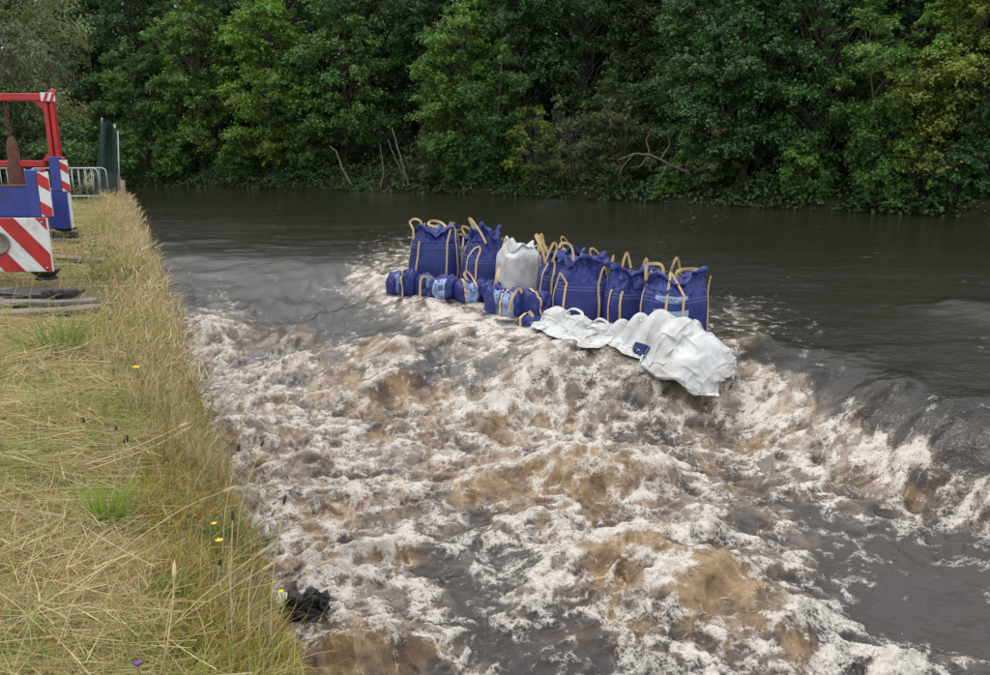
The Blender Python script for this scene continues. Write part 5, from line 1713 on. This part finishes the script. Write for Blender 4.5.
# 1. short growing sward under everything
n = 46000
a = off_boards(scatter(n, 2.0, 26, 6.0), .35); n = len(a)
z = base_z(a)
far = np.clip(a[:, 1] / 5, .8, 3.2)
pt = patch(a, 201)
green = (grs.rand(n) < np.clip(.50 + .7 * pt, .10, .92))
tn = np.where(green[:, None], tints(n, GREEN, (3, 3, 3, 1)), tints(n, STRAW, (3, 2, 2, 3)))
h = grs.gamma(4, .032, n) * (1 + .35 * pt) * np.clip(far, .9, 1.5)
stuff('grass', blades('grass', np.stack([a[:, 0], a[:, 1], z], 1), h, grs.normal(0, .35, (n, 2)), grs.normal(0, .7, (n, 2)) + np.array([.25, -.1]), .0042 * far * grs.uniform(.7, 1.5, n), tn), 'short green and straw coloured sward on the near bank')

# 2. cut hay lying about on it
n = 42000
a = off_boards(scatter(n, 2.0, 24, 6.0, .30), .1); n = len(a)
a = a[(a[:, 2] > .45 + .25 * patch(a, 205, 1.2)) | (grs.rand(n) < .18)]; n = len(a)
z = base_z(a)
far = np.clip(a[:, 1] / 5, .8, 3.2)
pt = patch(a, 207, .9)
th = 2.5 + 1.8 * fbm(a[:, 0] * .8, a[:, 1] * .8, 2, 211) + grs.normal(0, .8, n)
dirs = np.stack([np.cos(th), np.sin(th)], 1)
gr = grs.rand(n) < np.clip(.30 + .7 * patch(a, 213, .6), .04, .8)
tn = np.where(gr[:, None], tints(n, [(.34, .37, .13), (.42, .43, .18), (.25, .30, .09)], (2, 2, 1)), tints(n, [(.58, .46, .25), (.48, .36, .18), (.66, .55, .33), (.40, .28, .15)], (3, 3, 2, 2)))
h = grs.gamma(5, .055, n) * np.clip(far, .9, 1.4)
P = np.stack([a[:, 0], a[:, 1], z + np.abs(grs.normal(.03, .035, n)) + .04 * np.clip(pt, 0, 1)], 1) - np.concatenate([dirs * h[:, None] * .5, np.zeros((n, 1))], 1)
stuff('cut_hay', blades('cut_hay', P, h, dirs * 1.15, dirs * .35 + grs.normal(0, .28, (n, 2)), .0040 * far * grs.uniform(.6, 1.5, n), tn), 'cut dry hay lying flat over the mown part of the bank')

# 3. tall straw fringe along the edge
n = 34000
a = off_boards(scatter(n, 4.2, 27, .6, -.06), .12); n = len(a)
wd = np.interp(a[:, 1], [4, 6, 7.5, 10, 14, 26], [.30, .55, .62, .56, .66, 1.1])
keep = (a[:, 2] > .14 * fbm(a[:, 3] * .9, a[:, 3] * 0, 3, 227)) & (grs.rand(n) < np.clip(.8 + .9 * fbm(a[:, 3] * 1.3, a[:, 2] * 1.5, 2, 229), .25, 1)) & (a[:, 2] < wd * (.2 + 1.0 * grs.rand(n) ** 1.2) + .18 * patch(a, 221, 1.2))
a = a[keep]; n = len(a)
z = base_z(a)
far = np.clip(a[:, 1] / 6, .75, 3.0)
pt = patch(a, 223, 1.1)
hm = np.interp(a[:, 1], [4, 6.5, 10, 17, 26], [.18, .32, .46, .44, .36]) * (1 + .3 * pt)
h = hm * grs.uniform(.55, 1.2, n)
tn = np.where((grs.rand(n) < np.clip(.16 + .5 * patch(a, 225, .8), .02, .7))[:, None], tints(n, GREEN, (2, 3, 3, 1)), tints(n, [(.50, .40, .20), (.57, .48, .27), (.41, .32, .15), (.45, .32, .15)], (3, 3, 2, 1)))
stuff('tall_grass', blades('tall_grass', np.stack([a[:, 0], a[:, 1], z], 1), h, grs.normal(0, .16, (n, 2)) + np.array([.06, -.02]), grs.normal(0, .42, (n, 2)) + np.array([.22, -.05]), .0050 * far * grs.uniform(.6, 1.4, n), tn, 4), 'tall straw grass fringing the edge of the bank')

# seed heads: short thick plumes at the ends of stalks of the fringe
n = 5200
a = scatter(n, 5.0, 27, .85, -.04)
a = a[a[:, 2] < .8 * np.interp(a[:, 1], [4, 6, 7.5, 10, 14, 26], [.30, .55, .62, .56, .66, 1.1])]; n = len(a)
z = base_z(a)
far = np.clip(a[:, 1] / 7, .8, 2.6)
hm = np.interp(a[:, 1], [4, 6.5, 10, 17, 26], [.30, .46, .56, .52, .42]) * grs.uniform(.7, 1.15, n)
P = np.stack([a[:, 0] + grs.normal(.05, .05, n), a[:, 1] + grs.normal(0, .05, n), z + hm * .86], 1)
stuff('grass_seed_heads', blades('grass_seed_heads', P, .09 * grs.uniform(.7, 1.5, n) * far ** .4, grs.normal(0, .3, (n, 2)) + np.array([.15, 0]), grs.normal(0, .5, (n, 2)) + np.array([.3, 0]), .010 * far * grs.uniform(.6, 1.3, n), tints(n, [(.44, .31, .16), (.52, .41, .23), (.36, .25, .14)], (2, 2, 1)), 2), 'brownish seed heads nodding over the tall grass')

# 4. mossy yellow green cushions along the near edge
n = 34000
a = scatter(n, 1.9, 7.0, .62, -.10, 1.3)
mk = np.interp(a[:, 1], [2, 3.2, 4.5, 7], [.80, .62, .36, .12])
a = a[(a[:, 2] < mk * (.85 + .5 * patch(a, 231, 2.2)))]; n = len(a)
cus = np.abs(fbm(a[:, 0] * 5, a[:, 1] * 5, 2, 233))
z = base_z(a) + .035 * (.5 - cus) + np.where(a[:, 2] < 0, -.35 * np.abs(a[:, 2]) * 4 * grs.rand(n), 0)
tn = tints(n, [(.40, .30, .06), (.33, .29, .06), (.44, .32, .08), (.24, .16, .06), (.24, .27, .06)], (3, 3, 2, 2, 2))
stuff('moss', blades('moss', np.stack([a[:, 0], a[:, 1], z], 1), grs.gamma(5, .0115, n), grs.normal(0, .5, (n, 2)), grs.normal(0, .6, (n, 2)), .0056 * grs.uniform(.7, 1.6, n), tn, 2), 'yellow green moss and stonecrop cushions on the near edge')

# sparse wiry stems leaning over the water along the near edge
n = 420
a = scatter(n, 2.2, 9.0, .40, -.06)
z = base_z(a)
stuff('wiry_stems', blades('wiry_stems', np.stack([a[:, 0], a[:, 1], z], 1), grs.uniform(.16, .42, n), grs.normal(0, .30, (n, 2)) + np.array([.25, .05]), grs.normal(0, .45, (n, 2)) + np.array([.3, .1]), .0030 * grs.uniform(.7, 1.4, n), tints(n, [(.42, .30, .15), (.28, .18, .10), (.20, .13, .08), (.5, .4, .22)], (2, 2, 1, 2)), 5), 'thin brown stems leaning out over the water')

# dark dried weed stalks leaning out along the edge
n = 620
a = scatter(n, 3.2, 12.0, .30, -.12)
z = base_z(a) - .04
far = np.clip(a[:, 1] / 6, .7, 2)
stuff('weed_stalks', blades('weed_stalks', np.stack([a[:, 0], a[:, 1], z], 1), grs.uniform(.22, .55, n), grs.normal(0, .22, (n, 2)) + np.array([.32, .06]), grs.normal(0, .4, (n, 2)) + np.array([.22, .05]), .0046 * far * grs.uniform(.7, 1.5, n), tints(n, [(.20, .13, .08), (.13, .09, .06), (.26, .19, .10), (.16, .17, .07)], (3, 2, 2, 2)), 5), 'dark dried weed stalks leaning over the water')
n = 900
a = scatter(n, 3.2, 13.0, .34, -.14)
z = base_z(a) + grs.uniform(.05, .38, n)
far = np.clip(a[:, 1] / 6, .7, 2)
stuff('weed_leaves', blades('weed_leaves', np.stack([a[:, 0] + grs.normal(.06, .06, n), a[:, 1], z], 1), .05 * far * grs.uniform(.6, 1.5, n), grs.normal(0, .6, (n, 2)), grs.normal(0, .6, (n, 2)), .014 * far * grs.uniform(.6, 1.4, n), tints(n, [(.17, .20, .07), (.24, .20, .10), (.14, .16, .06)], (2, 1, 2)), 3), 'small leaves of the weeds along the bank edge')

# 5. green tufts that stand out
TUFTS = [(108, 515, 150, .22, (.24, .34, .055), 'bright green grass tuft in the middle of the mown bank'), (60, 352, 160, .26, (.20, .26, .06), 'green grass tuft near the boards'), (45, 650, 110, .15, (.20, .28, .05), 'green tuft at the bottom edge of the picture'),
         (170, 590, 120, .14, (.17, .25, .05), 'green tuft near the long pale stems'), (225, 530, 110, .13, (.14, .20, .05), 'small dark green tuft close to the mossy edge'), (30, 460, 90, .16, (.25, .29, .08), 'pale green tuft at the left on the cut hay')]
for (u, v, n, hh, c, lab) in TUFTS:
    p = at(u, v, BANK_Z)
    root = empty('grass_tuft', (p.x, p.y, BANK_Z - .03))
    r = grs.normal(0, .055 * p.y / 4, (n, 2))
    me = blades('tuft', np.concatenate([r, np.zeros((n, 1))], 1), hh * p.y / 4 * grs.uniform(.6, 1.25, n), r * 2.2 + grs.normal(0, .2, (n, 2)), r * 3 + grs.normal(0, .4, (n, 2)), .0075 * p.y / 4 * grs.uniform(.7, 1.3, n), tints(n, [c], (1,), .3), 4)
    link('leaf_blades', me, None, root)
    tag(root, lab, 'grass tuft', 'green grass tufts on the bank')

# 6. single stems, flowers and seed stalks
STEM_M = simple('dry_stem', (.50, .40, .21), (.38, .28, .14), .8, 30, bump=0)
DARKSEED = simple('dark_seed_head', (.035, .022, .014), (.06, .035, .02), .9, 60, bump=.5)
PETAL_Y = simple('yellow_petal', (.80, .58, .02), (.72, .48, .02), .6, 40, bump=0)
PETAL_P = simple('purple_petal', (.34, .10, .38), (.24, .07, .30), .6, 40, bump=0)
STEM_G = simple('green_stem', (.12, .16, .05), (.16, .17, .06), .8, 30, bump=0)

def long_stem(label, pts, r=.0028):
    ps = [at(u, v, z) for u, v, z in pts]
    root = empty('dry_stem', ps[0])
    q = smooth_path([p - ps[0] for p in ps], 6)
    MB().tube(q, [r * (1 - .5 * i / (len(q) - 1)) for i in range(len(q))], 6).build('stalk', STEM_M, root)
    d = (q[-1] - q[-4]).normalized()
    MB().tube([q[-1], q[-1] + d * .02, q[-1] + d * .05, q[-1] + d * .08], [r, r * 2.4, r * 2.0, r * .4], 6).build('seed_head', STEM_M, root)
    tag(root, label, 'stem', 'long dry stems on the near bank')
long_stem('long pale stem leaning right from the bottom of the bank, upper of two', ((160, 640, 1.08), (190, 608, 1.15), (222, 580, 1.22), (256, 556, 1.28)))
long_stem('long pale stem leaning right from the bottom of the bank, lower of two', ((165, 632, 1.08), (200, 606, 1.13), (232, 588, 1.17), (262, 570, 1.2)))
long_stem('nearly upright dry stem beside the two leaning ones', ((161, 675, 1.06), (168, 640, 1.14), (173, 600, 1.22), (174, 580, 1.26)), .0034)
long_stem('dry bundle stem lying across the mown bank', ((85, 465, 1.12), (115, 455, 1.13), (145, 443, 1.14), (178, 428, 1.17)), .006)
long_stem('second dry stem lying along the bundle', ((88, 470, 1.11), (120, 459, 1.12), (150, 448, 1.13), (182, 432, 1.15)), .005)
long_stem('long straw stem crossing the bank towards the mossy edge', ((110, 560, 1.08), (150, 530, 1.12), (190, 505, 1.15), (222, 492, 1.18)), .004)
long_stem('thin stem reaching out over the water above the black rock', ((240, 590, 1.08), (265, 585, 1.15), (290, 578, 1.2), (318, 566, 1.26)), .0022)

def seed_stalk(label, u, v, h, head, lean):
    p = at(u, v, BANK_Z)
    root = empty('seed_stalk', (p.x, p.y, BANK_Z - .02))
    top = Vector((lean[0], lean[1], h))
    q = [Vector((0, 0, 0)), Vector((lean[0] * .3, lean[1] * .3, h * .5)), top]
    MB().tube(smooth_path(q, 4), .002, 5).build('stalk', STEM_M, root)
    d = (q[2] - q[1]).normalized()
    MB().tube([top, top + d * head * .25, top + d * head * .7, top + d * head], [.002, .0065, .0055, .001], 7).build('seed_head', DARKSEED, root)
    tag(root, label, 'plant', 'plants with dark seed heads on the bank')
for (u, v, h, hd, ln, lab) in ((92, 470, .28, .035, (-.01, .0), 'dark seed head standing on the hay above the bright green tuft'), (117, 470, .24, .03, (.02, 0), 'dark seed head right of the first one on the hay'), (122, 478, .2, .028, (.02, .02), 'small dark seed head just below the other two'),
                               (132, 490, .26, .04, (-.01, .03), 'tall dark seed head on a bent stalk above the bright tuft'), (330, 640, .48, .035, (.05, .1), 'dark seed head standing in front of the foam above the black rock'), (292, 640, .42, .035, (.0, .1), 'dark seed head left of the one before the foam'),
                               (215, 610, .2, .03, (.03, 0), 'dark seed head between the moss and long pale stems'), (222, 560, .45, .035, (.06, .12), 'dark seed head hanging before the foam at the bank edge'), (236, 545, .42, .03, (.10, .12), 'outermost dark seed head before the foam')):
    if u > 280:
        u -= 60
    seed_stalk(lab, u, v, h, hd, ln)

def flower(label, u, v, h, r, mat, petals, kind):
    p = at(u, v, BANK_Z + h)
    root = empty('wildflower', (p.x, p.y, BANK_Z - .02))
    MB().tube([(0, 0, 0), (.01, .005, h * .5), (0, 0, h + .02)], .0018, 5).build('stalk', STEM_G, root)
    for k in range(petals):
        t = 2 * math.pi * k / petals
        d = Vector((math.cos(t), math.sin(t), .35 if kind == 'flat' else 1.3)).normalized()
        s_ = Vector((-math.sin(t), math.cos(t), 0))
        c = Vector((0, 0, h + .02))
        nn = d.cross(s_)
        vs = [c, c + d * r * .55 + s_ * r * .28, c + d * r, c + d * r * .55 - s_ * r * .28]
        MB().add(vs + [q + nn * .0008 for q in vs], [(0, 1, 2, 3), (7, 6, 5, 4)]).build('petal', mat, root)
    tag(root, label, 'flower', 'wildflowers on the bank')
flower('yellow flower at the mossy edge, upper of two', 214, 524, .12, .016, PETAL_Y, 6, 'flat')
flower('yellow flower at the mossy edge, lower of two', 219, 541, .10, .020, PETAL_Y, 6, 'flat')
flower('small yellow flower at the very edge beside the black rock', 281, 592, .10, .014, PETAL_Y, 6, 'flat')
flower('tiny yellow flower in the tall straw grass', 136, 368, .35, .03, PETAL_Y, 6, 'flat')
flower('purple thistle flower at the bottom of the picture', 138, 667, .10, .022, PETAL_P, 14, 'tuft')
